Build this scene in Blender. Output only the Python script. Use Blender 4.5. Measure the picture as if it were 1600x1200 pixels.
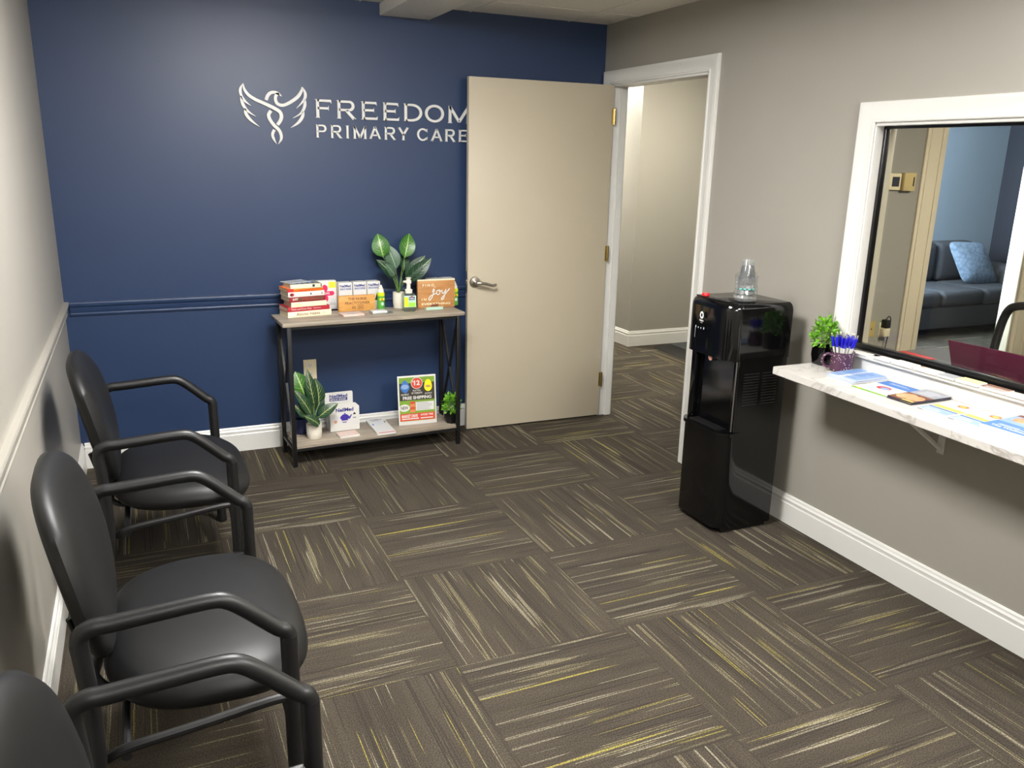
import bpy, bmesh, math, random
from mathutils import Vector, Matrix
random.seed(7)
PI = math.pi
scene = bpy.context.scene
for o in list(bpy.data.objects): bpy.data.objects.remove(o)
COL = scene.collection

# ---------------------------------------------------------------- camera
W = 2.997      # room width, left wall x = 0, right wall x = W
H = 2.375      # ceiling height
cam_d = bpy.data.cameras.new('camera'); cam = bpy.data.objects.new('camera', cam_d); COL.objects.link(cam)
cam_d.sensor_width = 36; cam_d.sensor_fit = 'HORIZONTAL'; cam_d.lens = 1288.27*36/1600; cam_d.clip_start = .02
cr = Vector((0.91282305, -0.40778386, 0.02159621)); cdn = Vector((-0.08834685, -0.24884435, -0.96450574)); cf = Vector((0.39868397, 0.87851512, -0.26317728))
mw = Matrix((( cr.x, -cdn.x, -cf.x, .36018), (cr.y, -cdn.y, -cf.y, -4.56714), (cr.z, -cdn.z, -cf.z, 1.6), (0, 0, 0, 1)))
cam.matrix_world = mw
scene.camera = cam

# ---------------------------------------------------------------- world, exposure
wd = bpy.data.worlds.new('world'); scene.world = wd; wd.use_nodes = True
wd.node_tree.nodes['Background'].inputs[0].default_value = (.9, .95, 1, 1)
wd.node_tree.nodes['Background'].inputs[1].default_value = .15
scene.view_settings.view_transform = 'Standard'; scene.view_settings.look = 'None'
scene.view_settings.exposure = 1.0; scene.view_settings.gamma = 1; scene.view_settings.use_curve_mapping = False

LIGHTS = [  # x, y, size x, size y, strength, colour
    (1.10, -2.05, .60, .60, 42, (1, .985, .965)),
    (2.30, -4.15, .60, .60, 31, (1, .975, .94)),
    (0.95, -5.3, .60, .60, 30, (1, .985, .965)),
]

# ---------------------------------------------------------------- node helpers
def lin(c):
    f = lambda v: (v/255/12.92) if v <= 10 else ((v/255+.055)/1.055)**2.4
    return (f(c[0]), f(c[1]), f(c[2]), 1)
class NT:
    def __init__(s, name):
        s.m = bpy.data.materials.new(name); s.m.use_nodes = True; s.t = s.m.node_tree; s.n = s.t.nodes; s.l = s.t.links
        s.bsdf = s.n['Principled BSDF']; s.out = s.n['Material Output']
    def put(s, sock, v):
        if isinstance(v, bpy.types.NodeSocket): s.l.new(v, sock)
        elif v is not None: sock.default_value = v
    def math(s, op, a, b=None, c=None, clamp=False):
        n = s.n.new('ShaderNodeMath'); n.operation = op; n.use_clamp = clamp
        for i, v in enumerate((a, b, c)):
            if v is not None: s.put(n.inputs[i], v)
        return n.outputs[0]
    def obj(s): return s.n.new('ShaderNodeTexCoord').outputs['Object']
    def uv(s): return s.n.new('ShaderNodeTexCoord').outputs['UV']
    def sep(s, v):
        n = s.n.new('ShaderNodeSeparateXYZ'); s.put(n.inputs[0], v); return n.outputs
    def comb(s, x, y, z):
        n = s.n.new('ShaderNodeCombineXYZ')
        for i, v in enumerate((x, y, z)): s.put(n.inputs[i], v)
        return n.outputs[0]
    def noise(s, vec, scale, detail=2, rough=.5, dist=0):
        n = s.n.new('ShaderNodeTexNoise'); s.put(n.inputs['Vector'], vec); n.inputs['Scale'].default_value = scale
        n.inputs['Detail'].default_value = detail; n.inputs['Roughness'].default_value = rough; n.inputs['Distortion'].default_value = dist
        return n.outputs['Fac']
    def mapr(s, v, a, b, c=0., d=1.):
        n = s.n.new('ShaderNodeMapRange'); s.put(n.inputs[0], v)
        for i, q in enumerate((a, b, c, d)): n.inputs[i+1].default_value = q
        return n.outputs[0]
    def mix(s, f, a, b):
        n = s.n.new('ShaderNodeMix'); n.data_type = 'RGBA'; s.put(n.inputs[0], f); s.put(n.inputs[6], a); s.put(n.inputs[7], b)
        return n.outputs[2]
    def bump(s, h, strength=.2, dist=.001):
        n = s.n.new('ShaderNodeBump'); n.inputs['Strength'].default_value = strength; n.inputs['Distance'].default_value = dist
        s.put(n.inputs['Height'], h); s.l.new(n.outputs[0], s.bsdf.inputs['Normal'])
    def scalev(s, v, x, y, z):
        n = s.n.new('ShaderNodeVectorMath'); n.operation = 'MULTIPLY'; s.put(n.inputs[0], v); n.inputs[1].default_value = (x, y, z)
        return n.outputs[0]
    def set(s, **k):
        for a, v in k.items(): s.put(s.bsdf.inputs[a.replace('_', ' ')], v)
        return s.m
def plain(name, rgb, rough=.5, metal=0, var=.04, nscale=25, bump=0, bscale=300, spec=.5, coat=0, **k):
    t = NT(name); c = lin(rgb); v = t.noise(t.obj(), nscale, 3)
    dk = tuple(q*(1-var*2) for q in c[:3])+(1,); lt = tuple(min(1, q*(1+var*2)) for q in c[:3])+(1,)
    t.set(Base_Color=t.mix(v, dk, lt), Roughness=rough, Metallic=metal, **k)
    t.bsdf.inputs['Specular IOR Level'].default_value = spec; t.bsdf.inputs['Coat Weight'].default_value = coat
    if bump: t.bump(t.noise(t.obj(), bscale, 2), bump, .0008)
    return t.m

def carpet():
    t = NT('carpet_tiles'); x, y, z = t.sep(t.obj())
    u = t.math('DIVIDE', t.math('SUBTRACT', x, 1.19), .62); v = t.math('DIVIDE', t.math('ADD', y, .505), .62)
    iu, iv = t.math('FLOOR', u), t.math('FLOOR', v); fu, fv = t.math('SUBTRACT', u, iu), t.math('SUBTRACT', v, iv)
    par = t.math('MODULO', t.math('ADD', t.math('ADD', iu, iv), 100), 2)
    def sel(a, b): return t.math('ADD', t.math('MULTIPLY', par, a), t.math('MULTIPLY', t.math('SUBTRACT', 1, par), b))
    s, q = sel(fu, fv), sel(fv, fu)
    wn = t.n.new('ShaderNodeTexWhiteNoise'); wn.noise_dimensions = '2D'; t.put(wn.inputs['Vector'], t.comb(iu, iv, 0)); r = wn.outputs['Value']
    def ln(ks, kt, off, lo, hi, det=1):
        vec = t.comb(t.math('MULTIPLY', s, ks), t.math('MULTIPLY', q, kt), t.math('MULTIPLY_ADD', r, 61.7, off))
        return t.mapr(t.noise(vec, 1, det, .5), lo, hi)
    band = ln(9, .9, 3.1, .3, .7, 3)
    col = t.mix(band, lin((64, 58, 50)), lin((84, 77, 66)))
    fine = ln(120, 3.5, 8.2, .3, .7, 2)
    col = t.mix(t.math('MULTIPLY', fine, .45), col, lin((76, 69, 59)))
    def bundle(off, kb, kf, lo, a):
        return t.math('MULTIPLY', t.math('MULTIPLY', ln(kb, 1.1, off, lo, lo+.03, 0), ln(kf, .25, off+5.1, .5, .58, 0)), a)
    dark = t.math('MAXIMUM', t.math('MULTIPLY', ln(40, .9, 17.3, .66, .74), .55), bundle(23.7, 16, 170, .57, .95))
    col = t.mix(dark, col, lin((58, 52, 47)))
    lite = bundle(31.9, 34, 210, .675, .8)
    col = t.mix(lite, col, lin((160, 153, 132)))
    cream = t.math('MAXIMUM', bundle(43.3, 24, 170, .70, .7), t.math('MULTIPLY', ln(80, .9, 47.3, .77, .79, 0), .6))
    col = t.mix(cream, col, lin((150, 142, 108)))
    yel = bundle(57.7, 44, 200, .74, .9)
    col = t.mix(yel, col, lin((160, 150, 74)))
    sp = t.noise(t.obj(), 230, 2, .75)
    col = t.mix(t.mapr(sp, .42, .60, 0, .75), col, lin((38, 33, 29)))
    e = t.math('MINIMUM', t.math('MINIMUM', fu, t.math('SUBTRACT', 1, fu)), t.math('MINIMUM', fv, t.math('SUBTRACT', 1, fv)))
    col = t.mix(t.mapr(e, 0, .008, .55, 0), col, lin((52, 46, 41)))
    t.set(Base_Color=col, Roughness=.95); t.bsdf.inputs['Specular IOR Level'].default_value = .15
    t.bump(t.math('ADD', sp, t.math('MULTIPLY', fine, .3)), .7, .003); return t.m
def wood(name, a, b, c, sx, sy, sz, rough=.5):
    t = NT(name); v = t.scalev(t.obj(), sx, sy, sz)
    n1 = t.noise(v, 1, 5, .6, .6); n2 = t.noise(v, 3.1, 3, .6, .3)
    col = t.mix(t.mapr(n1, .3, .7), lin(a), lin(b)); col = t.mix(t.mapr(n2, .55, .75, 0, .7), col, lin(c))
    t.set(Base_Color=col, Roughness=rough); t.bump(n2, .15, .0005); return t.m
def marble():
    t = NT('marble_laminate'); o = t.obj(); w = t.noise(o, 3.2, 5, .6)
    vv = t.noise(t.scalev(o, 1, .75, 1), 4.2, 6, .55, 1.6)
    vein = t.mapr(t.math('ABSOLUTE', t.math('SUBTRACT', vv, .5)), 0, .035, 1, 0)
    col = t.mix(t.math('MULTIPLY', vein, t.mapr(w, .35, .65, .15, .85)), lin((202, 199, 193)), lin((136, 128, 120)))
    col = t.mix(t.mapr(w, .4, .75, 0, .25), col, lin((172, 167, 160)))
    t.set(Base_Color=col, Roughness=.28); return t.m
def leafmat(name, base, vein, edge=.5):
    t = NT(name); u, v, _ = t.sep(t.uv()); au = t.math('ABSOLUTE', u)
    d = t.math('FRACT', t.math('SUBTRACT', t.math('MULTIPLY', v, 8), t.math('MULTIPLY', au, 2.2)))
    l = t.mapr(t.math('ABSOLUTE', t.math('SUBTRACT', d, .5)), 0, .13, 1, 0)
    br = t.mapr(t.noise(t.obj(), 60, 2), .4, .6)
    l = t.math('MULTIPLY', t.math('MULTIPLY', l, br), t.mapr(au, .3, 1, 1, .0))
    mid = t.mapr(au, .0, .12, .9, 0)
    f = t.math('MAXIMUM', t.math('MULTIPLY', l, edge), mid)
    t.set(Base_Color=t.mix(f, lin(base), lin(vein)), Roughness=.38); return t.m
def glassy(name, tint=(1, 1, 1), rough=.02, ior=1.45, tr=.9, milk=0):
    # thin clear plastic or glass: see-through with a fresnel mirror on top
    t = NT(name); lw = t.n.new('ShaderNodeLayerWeight'); lw.inputs[0].default_value = .5
    f = t.math('MULTIPLY_ADD', t.math('POWER', lw.outputs['Facing'], 4), .7, .035 if ior < 1.6 else .12)
    tp = t.n.new('ShaderNodeBsdfTransparent'); tp.inputs[0].default_value = (tint[0]*tr, tint[1]*tr, tint[2]*tr, 1)
    gl = t.n.new('ShaderNodeBsdfGlossy'); gl.inputs['Roughness'].default_value = rough
    mx = t.n.new('ShaderNodeMixShader'); t.l.new(f, mx.inputs[0]); t.l.new(tp.outputs[0], mx.inputs[1]); t.l.new(gl.outputs[0], mx.inputs[2])
    if milk:
        df = t.n.new('ShaderNodeBsdfDiffuse'); df.inputs[0].default_value = (.85, .87, .87, 1); m2 = t.n.new('ShaderNodeMixShader'); m2.inputs[0].default_value = milk
        t.l.new(mx.outputs[0], m2.inputs[1]); t.l.new(df.outputs[0], m2.inputs[2]); mx = m2
    t.l.new(mx.outputs[0], t.out.inputs[0]); return t.m
def emis(name, col, s):
    t = NT(name); t.set(Base_Color=(.8, .8, .8, 1), Emission_Color=tuple(col)+(1,), Emission_Strength=s); return t.m

m_carpet = carpet()
m_blue = plain('navy_eggshell_paint', (36, 55, 88), .42, var=.02, nscale=4, bump=.10, bscale=260)
m_blue2 = plain('slate_blue_paint', (136, 146, 154), .5, var=.02, nscale=4, bump=.08, bscale=260)
m_navy = plain('dark_navy_paint', (18, 23, 36), .5, var=.02, nscale=4)
m_greige = plain('greige_eggshell_paint', (151, 147, 138), .45, var=.015, nscale=4, bump=.08, bscale=260)
m_white = plain('white_trim_paint', (216, 215, 210), .32, var=.01, nscale=6)
m_cream = plain('cream_trim_paint', (214, 203, 178), .4, var=.01, nscale=6)
m_door = plain('beige_door_paint', (190, 180, 158), .42, var=.012, nscale=5, bump=.05, bscale=200)
m_marble = marble()
m_black = plain('black_powder_coat', (20, 20, 21), .42, var=.05)
m_gloss = plain('gloss_black_plastic', (7, 7, 8), .09, var=.02, spec=.55)
m_satin = plain('satin_black_plastic', (12, 12, 13), .28, var=.02)
m_vinyl = plain('black_vinyl', (17, 17, 18), .48, var=.05, nscale=40, bump=.12, bscale=420, spec=.4)
m_arm = plain('black_urethane', (18, 18, 19), .42, var=.05, bump=.1, bscale=500)
m_shelf = wood('grey_oak_laminate', (128, 117, 104), (176, 165, 148), (104, 95, 84), 2.2, 34, 34)
m_bamboo = wood('honey_wood', (196, 140, 70), (219, 168, 96), (180, 120, 58), 6, 60, 60, .45)
m_brownwood = wood('warm_brown_wood', (172, 118, 66), (198, 144, 88), (150, 100, 55), 6, 60, 60, .45)
m_brass = plain('polished_brass', (204, 182, 124), .25, 1)
m_nickel = plain('satin_nickel', (190, 184, 174), .28, 1)
m_steel = plain('bright_steel', (170, 170, 172), .3, 1)
m_paper = plain('white_paper', (214, 213, 208), .6, var=.01)
m_pages = plain('book_pages', (222, 208, 176), .75, var=.06, nscale=120)
m_dkpaint = plain('dark_print', (40, 40, 52), .5)
m_navyprint = plain('navy_print', (32, 40, 120), .5)
m_grey = plain('grey_print', (150, 152, 160), .5)
m_ltgrey = plain('pale_grey_print', (205, 208, 214), .5)
m_red = plain('red_print', (196, 40, 48), .5)
m_dkred = plain('dark_red_cover', (140, 26, 34), .45)
m_crimson = plain('crimson_cover', (176, 38, 52), .45)
m_cream2 = plain('cream_cover', (238, 226, 194), .5)
m_orange = plain('orange_cover', (232, 108, 28), .45)
m_yellow = plain('yellow_print', (246, 226, 20), .5)
m_magenta = plain('magenta_print', (214, 36, 96), .5)
m_pink = plain('pale_pink_paper', (220, 190, 178), .6)
m_blueprint = plain('sky_blue_print', (58, 112, 184), .5)
m_paleblue = plain('pale_blue_print', (134, 162, 202), .5)
m_greenp = plain('leaf_green_print', (110, 160, 50), .5)
m_lime = plain('lime_plastic', (206, 220, 40), .3)
m_greenb = plain('green_spray_bottle', (84, 158, 60), .3)
m_purpot = plain('indigo_print', (60, 44, 150), .5)
m_tan = plain('skin_tone_print', (214, 150, 110), .55, var=.25, nscale=60)
m_brownp = plain('brown_print', (110, 66, 48), .55, var=.3, nscale=80)
m_gold = plain('soft_yellow_print', (214, 186, 96), .5)
m_mint = plain('mint_print', (180, 216, 196), .5)
m_ivory = plain('ivory_plastic', (226, 214, 178), .35)
m_almond = plain('almond_plastic', (196, 176, 122), .4)
m_slot = plain('dark_slot', (20, 18, 16), .6)
m_ceram = plain('matte_white_ceramic', (226, 220, 206), .55)
m_soil = plain('pebble_fill', (190, 186, 176), .8, var=.3, nscale=150, bump=.6, bscale=150)
m_stem = plain('plant_stem', (96, 126, 56), .5)
m_leafb = leafmat('bright_leaf', (44, 98, 20), (176, 206, 120), .75)
m_leafd = leafmat('dark_leaf', (26, 58, 36), (170, 190, 150), .55)
m_leafg = leafmat('grey_green_leaf', (74, 100, 80), (150, 176, 144), .5)
m_leafv = leafmat('variegated_leaf', (26, 60, 34), (176, 188, 124), .9)
m_bush = plain('lime_green_foliage', (104, 164, 34), .5, var=.25, nscale=60)
m_tube = plain('grey_sofa_fabric', (44, 46, 50), .85, var=.12, nscale=90, bump=.4, bscale=500)
m_pillow = NT('patterned_pillow_fabric')
_w = m_pillow.n.new('ShaderNodeTexVoronoi'); m_pillow.l.new(m_pillow.obj(), _w.inputs['Vector']); _w.inputs['Scale'].default_value = 28
m_pillow = m_pillow.set(Base_Color=m_pillow.mix(_w.outputs['Distance'], lin((128, 146, 164)), lin((84, 100, 120))), Roughness=.9)
m_maroon = plain('maroon_laptop_lid', (92, 32, 56), .35, var=.02)
m_deskt = plain('grey_desk_laminate', (96, 92, 90), .35)
m_alu = plain('grey_framed_metal', (200, 198, 194), .5)
m_glass = glassy('window_glass', (.97, .985, .98), .0, 1.45, .98)
m_clear = glassy('clear_cup_plastic', (.98, .99, .99), .08, 1.5, .98, .03)
m_wrap = glassy('plastic_wrap', (.97, .98, .98), .12, 1.7, .97, .08)
m_soap = glassy('clear_soap', (.90, .98, .86), .04, 1.5, .95, .05)
m_teal = plain('teal_print', (90, 190, 180), .5)
def speckled():
    t = NT('plum_speckled_enamel'); v = t.n.new('ShaderNodeTexVoronoi'); t.l.new(t.obj(), v.inputs['Vector']); v.inputs['Scale'].default_value = 150
    n = t.noise(t.obj(), 70, 1)
    f = t.math('MULTIPLY', t.math('LESS_THAN', v.outputs['Distance'], .26), t.math('GREATER_THAN', n, .47))
    return t.set(Base_Color=t.mix(f, lin((74, 42, 64)), lin((206, 194, 202))), Roughness=.22)
m_mug = speckled()
def ceil_mat():
    t = NT('ceiling_tile_board'); sp = t.noise(t.obj(), 130, 3, .7)
    t.set(Base_Color=t.mix(t.mapr(sp, .3, .7), lin((224, 219, 209)), lin((238, 234, 226))), Roughness=.9); t.bump(sp, .2, .001); return t.m
m_ceil = ceil_mat()

# ---------------------------------------------------------------- mesh builder
X_, Y_, Z_ = Vector((1, 0, 0)), Vector((0, 1, 0)), Vector((0, 0, 1))
class MB:
    def __init__(s): s.bm = bmesh.new(); s.mats = []; s.uvl = None
    def mi(s, m):
        if m not in s.mats: s.mats.append(m)
        return s.mats.index(m)
    def add(s, vs, fs, m, M=None):
        k = s.mi(m); bv = [s.bm.verts.new((M @ Vector(v)) if M is not None else v) for v in vs]
        out = []
        for f in fs:
            try: q = s.bm.faces.new([bv[i] for i in f]); q.material_index = k; q.smooth = True; out.append(q)
            except ValueError: pass
        return out
    def merge(s, tb, m, M=None):
        tb.verts.ensure_lookup_table()
        for i, v in enumerate(tb.verts): v.index = i
        vs = [v.co.copy() for v in tb.verts]; fs = [[v.index for v in f.verts] for f in tb.faces]; tb.free()
        return s.add(vs, fs, m, M)
    def box(s, lo, hi, m, bev=0, M=None, seg=2):
        tb = bmesh.new(); bmesh.ops.create_cube(tb, size=1)
        for v in tb.verts: v.co = Vector([(lo[i]+hi[i])/2+v.co[i]*(hi[i]-lo[i]) for i in range(3)])
        if bev: bmesh.ops.bevel(tb, geom=tb.edges[:], offset=bev, segments=seg, profile=.5, affect='EDGES')
        fs = s.merge(tb, m, M)
        if bev:
            for f in sorted(fs, key=lambda f: -f.calc_area())[:6]: f.smooth = False
        return s
    def ring(s, c, n, r, seg, u=None):
        n = n.normalized(); a = u if u is not None else n.orthogonal().normalized(); b = n.cross(a).normalized()
        return [c+a*math.cos(2*PI*i/seg)*r+b*math.sin(2*PI*i/seg)*r for i in range(seg)]
    def tube(s, pts, r, m, seg=12, caps=True, M=None, flat=1):
        pts = [Vector(p) for p in pts]; rs = r if isinstance(r, (list, tuple)) else [r]*len(pts)
        vs = []; fs = []; a = None
        for i, p in enumerate(pts):
            t = (pts[min(i+1, len(pts)-1)]-pts[max(i-1, 0)]).normalized()
            if a is None: a = t.orthogonal().normalized()
            a = (a-t*a.dot(t)).normalized(); b = t.cross(a)
            vs += [p+a*math.cos(2*PI*k/seg)*rs[i]+b*math.sin(2*PI*k/seg)*rs[i]*flat for k in range(seg)]
        for i in range(len(pts)-1):
            for k in range(seg): fs.append((i*seg+k, i*seg+(k+1) % seg, (i+1)*seg+(k+1) % seg, (i+1)*seg+k))
        if caps: fs += [tuple(range(seg))[::-1], tuple(range((len(pts)-1)*seg, len(pts)*seg))]
        s.add(vs, fs, m, M); return s
    def lathe(s, prof, m, c=(0, 0, 0), seg=28, M=None, sq=None):
        vs = []; fs = []; c = Vector(c)
        for r, z in prof:
            for k in range(seg):
                a = 2*PI*k/seg; x, y = math.cos(a), math.sin(a)
                if sq: q = (abs(x)**sq+abs(y)**sq)**(-1/sq); x *= q; y *= q
                vs.append(c+Vector((x*r, y*r, z)))
        n = len(prof)
        for i in range(n-1):
            for k in range(seg): fs.append((i*seg+k, i*seg+(k+1) % seg, (i+1)*seg+(k+1) % seg, (i+1)*seg+k))
        fs += [tuple(range(seg))[::-1], tuple(range((n-1)*seg, n*seg))]
        s.add(vs, fs, m, M); return s
    def prism(s, poly, O, ux, uy, d, m, M=None):
        # polygon in the (ux, uy) plane, thickened by d along ux x uy
        O = Vector(O); n = ux.cross(uy); k = len(poly)
        vs = [O+ux*a+uy*b for a, b in poly]+[O+ux*a+uy*b+n*d for a, b in poly]
        fs = [tuple(range(k))[::-1], tuple(range(k, 2*k))]+[(i, (i+1) % k, (i+1) % k+k, i+k) for i in range(k)]
        s.add(vs, fs, m, M); return s
    def rect(s, O, ux, uy, x0, y0, x1, y1, m, off=.0006, M=None):
        n = ux.cross(uy); O = Vector(O)+n*off
        s.add([O+ux*a+uy*b for a, b in ((x0, y0), (x1, y0), (x1, y1), (x0, y1))], [(0, 1, 2, 3)], m, M); return s
    def poly(s, O, ux, uy, pts, m, off=.0008, M=None):
        n = ux.cross(uy); O = Vector(O)+n*off
        s.add([O+ux*a+uy*b for a, b in pts], [tuple(range(len(pts)))], m, M); return s
    def ell(s, O, ux, uy, cx, cy, rx, ry, m, off=.0009, seg=20, M=None, pw=1):
        return s.poly(O, ux, uy, [(cx+rx*math.cos(2*PI*i/seg), cy+ry*math.sin(2*PI*i/seg)*(1 if math.sin(2*PI*i/seg) < 0 else pw)) for i in range(seg)], m, off, M)
    def text(s, st, O, ux, uy, x0, y0, w, h, m, off=.001, bold=0., shear=0., M=None, ext=0):
        cu = bpy.data.curves.new('t', 'FONT'); cu.body = st; cu.size = 1; cu.offset = bold; cu.shear = shear; cu.extrude = ext; cu.resolution_u = 3
        ob = bpy.data.objects.new('t', cu); COL.objects.link(ob); dg = bpy.context.evaluated_depsgraph_get(); dg.update()
        me = bpy.data.meshes.new_from_object(ob.evaluated_get(dg)); co = [v.co.copy() for v in me.vertices]; fs = [tuple(p.vertices) for p in me.polygons]
        bpy.data.objects.remove(ob); bpy.data.curves.remove(cu); bpy.data.meshes.remove(me)
        if not co: return s
        ax, bx = min(c.x for c in co), max(c.x for c in co); ay, by = min(c.y for c in co), max(c.y for c in co)
        n = ux.cross(uy); O = Vector(O)+n*off
        s.add([O+ux*(x0+(c.x-ax)/max(bx-ax, 1e-6)*w)+uy*(y0+(c.y-ay)/max(by-ay, 1e-6)*h)+n*c.z for c in co], fs, m, M); return s
    def lines(s, O, ux, uy, x0, y0, w, h, n, m, off=.0009, M=None, seed=1, th=.35):
        rr = random.Random(seed)
        for i in range(n):
            y = y0+h*(1-(i+.5)/n); s.rect(O, ux, uy, x0, y-h/n*th/2, x0+w*rr.uniform(.7, 1), y+h/n*th/2, m, off, M)
        return s
    def pad(s, outline, prof, m, fn, seg=40):
        # cushion: outline(theta)->(a,b), prof [(r, t)], fn(a,b,t)->world
        vs = [fn(0, 0, prof[0][1])]; fs = []; n = len(prof)
        for r, t in prof[1:-1]:
            for k in range(seg):
                a, b = outline(2*PI*k/seg); vs.append(fn(a*r, b*r, t))
        vs.append(fn(0, 0, prof[-1][1])); last = len(vs)-1; R = n-2
        for k in range(seg):
            k2 = (k+1) % seg; fs.append((0, 1+k, 1+k2)); fs.append((last, 1+(R-1)*seg+k2, 1+(R-1)*seg+k))
            for i in range(R-1): fs.append((1+i*seg+k, 1+(i+1)*seg+k, 1+(i+1)*seg+k2, 1+i*seg+k2))
        s.add(vs, fs, m); return s
    def leaf(s, base, tip, width, face, m, fold=.25, droop=.1, nu=2, nv=8, wide=.42):
        # flat-bladed leaf from base to tip, its upper side towards `face`
        base, tip, face = Vector(base), Vector(tip), Vector(face).normalized(); ax = tip-base; L = ax.length; t = ax.normalized()
        sd = t.cross(face).normalized(); nn = sd.cross(t).normalized(); k = s.mi(m)
        if s.uvl is None: s.uvl = s.bm.loops.layers.uv.new('UVMap')
        g = []
        for j in range(nv+1):
            v = j/nv; w = width/2*(max(0, math.sin(PI*min(1, v**(math.log(.5)/math.log(wide))))))**.75
            if j in (0, nv): w = width*.01
            c = base+t*L*v+nn*(math.sin(PI*v)*droop*L-v*v*droop*L*.8)
            g.append([(s.bm.verts.new(c+sd*w*(i/nu)-nn*abs(i/nu)*-w*fold), i/nu, v) for i in range(-nu, nu+1)])
        for j in range(nv):
            for i in range(2*nu):
                q = [g[j][i], g[j][i+1], g[j+1][i+1], g[j+1][i]]; f = s.bm.faces.new([p[0] for p in q]); f.material_index = k; f.smooth = True
                for lp, p in zip(f.loops, q): lp[s.uvl].uv = (p[1], p[2])
        return s
    def build(s, name, parent=None, loc=None, angle=35, norm=True):
        if norm: bmesh.ops.recalc_face_normals(s.bm, faces=s.bm.faces[:])
        me = bpy.data.meshes.new(name); s.bm.to_mesh(me); s.bm.free()
        for m in s.mats: me.materials.append(m)
        me.set_sharp_from_angle(angle=math.radians(angle))
        o = bpy.data.objects.new(name, me); COL.objects.link(o)
        if loc is not None:
            me.transform(Matrix.Translation(-Vector(loc))); o.location = loc
        if parent is not None: o.parent = parent
        return o
def catmull(p, n=6):
    p = [tuple(q) for q in p]; out = []; q = [p[0]]+p+[p[-1]]
    for i in range(1, len(q)-2):
        for k in range(n):
            t = k/n; out.append(tuple(.5*(2*b+(c-a)*t+(2*a-5*b+4*c-d)*t*t+(3*b-3*c+d-a)*t**3) for a, b, c, d in zip(q[i-1], q[i], q[i+1], q[i+2])))
    out.append(p[-1]); return out
def tag(o, label, cat, group=None, kind=None):
    if label: o['label'] = label
    if cat: o['category'] = cat
    if group: o['group'] = group
    if kind: o['kind'] = kind
    return o
def empty(name, loc, label, cat, group=None, rz=0):
    o = bpy.data.objects.new(name, None); COL.objects.link(o); o.location = loc; o.rotation_euler.z = rz; o.empty_display_size = .05
    return tag(o, label, cat, group)
def copy_tree(o, parent=None):
    c = o.copy(); COL.objects.link(c)
    if parent is not None: c.parent = parent
    for ch in list(o.children): copy_tree(ch, c)
    return c
def struct(b, name, parent=None, **k):
    o = b.build(name, parent, **k)
    if parent is None: o['kind'] = 'structure'
    return o

# ---------------------------------------------------------------- the room
YN = -6.6
b = MB(); b.box((-.15, YN-.15, -.1), (9.6, 4.2, 0), m_carpet); struct(b, 'floor')
b = MB(); b.box((-.15, YN-.15, H), (9.6, 4.2, H+.1), m_ceil)
for k in range(0, 9):
    x = .3+k*.61
    if x < W: b.box((x-.006, YN, H-.0035), (x+.006, -.001, H), m_ceil)
for k in range(0, 11):
    y = -.35-k*.61
    if y > YN: b.box((.001, y-.006, H-.003), (W-.001, y+.006, H), m_ceil)
struct(b, 'ceiling')
b = MB(); b.box((1.622, YN, 2.312), (1.897, 0, H-.004), m_ceil, .002); struct(b, 'trim_ceiling_beam')
b = MB(); b.box((-.12, YN, 0), (0, 0, H), m_greige); struct(b, 'wall_left')
b = MB(); b.box((-.12, 0, 0), (W, .12, H), m_blue); struct(b, 'wall_far')
b = MB(); b.box((-.12, YN-.12, 0), (9.5, YN, H), m_greige); struct(b, 'wall_near')
DY0, DY1, DZ = -.105, -1.03, 2.035         # door opening
WY0, WY1, WZ0, WZ1 = -2.102, -3.62, .875, 1.765  # window opening
b = MB(); x1 = W+.093
b.box((W, DY0, 0), (x1, 0.12, H), m_greige); b.box((W, DY1, DZ), (x1, DY0, H), m_greige)
b.box((W, WY0, 0), (x1, DY1, H), m_greige); b.box((W, WY1, 0), (x1, WY0, WZ0), m_greige); b.box((W, WY1, WZ1), (x1, WY0, H), m_greige)
b.box((W, YN, 0), (x1, WY1, H), m_greige); struct(b, 'wall_right')

def base_run(name, p0, p1, n, m=None, h=.137, t=.015):
    # profiled baseboard along p0->p1 on the wall whose room side is n
    m = m or m_white; p0, p1, n = Vector(p0), Vector(p1), Vector(n); d = (p1-p0)
    prof = [(0, 0), (t, 0), (t, h*.70), (t*.8, h*.73), (t*.8, h*.80), (t*.95, h*.84), (t*.6, h*.90), (t*.55, h*.96), (t*.3, h), (0, h)]
    b = MB(); k = len(prof); vs = [p0+n*a+Z_*z for a, z in prof]+[p1+n*a+Z_*z for a, z in prof]
    b.add(vs, [(i, (i+1) % k, (i+1) % k+k, i+k) for i in range(k)]+[tuple(range(k))[::-1], tuple(range(k, 2*k))], m)
    return struct(b, name, angle=25)
base_run('baseboard_far', (.015, 0, 0), (W-.001, 0, 0), (0, -1, 0))
base_run('baseboard_left', (0, YN, 0), (0, -.0, 0), (1, 0, 0))
base_run('baseboard_right', (W, YN, 0), (W, -1.112, 0), (-1, 0, 0))
def rail(name, p0, p1, n, m, z0=.803, z1=.872):
    p0, p1, n = Vector(p0), Vector(p1), Vector(n); h = z1-z0
    prof = [(0, 0), (.009, 0), (.011, h*.12), (.008, h*.2), (.012, h*.34), (.013, h*.6), (.02, h*.72), (.022, h*.88), (.02, h), (0, h)]
    b = MB(); k = len(prof); vs = [p0+n*a+Z_*(z0+z) for a, z in prof]+[p1+n*a+Z_*(z0+z) for a, z in prof]
    b.add(vs, [(i, (i+1) % k, (i+1) % k+k, i+k) for i in range(k)]+[tuple(range(k))[::-1], tuple(range(k, 2*k))], m)
    return struct(b, name, angle=20)
rail('trim_far_chair_rail', (.0225, 0, 0), (W-.001, 0, 0), (0, -1, 0), m_blue)
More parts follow.
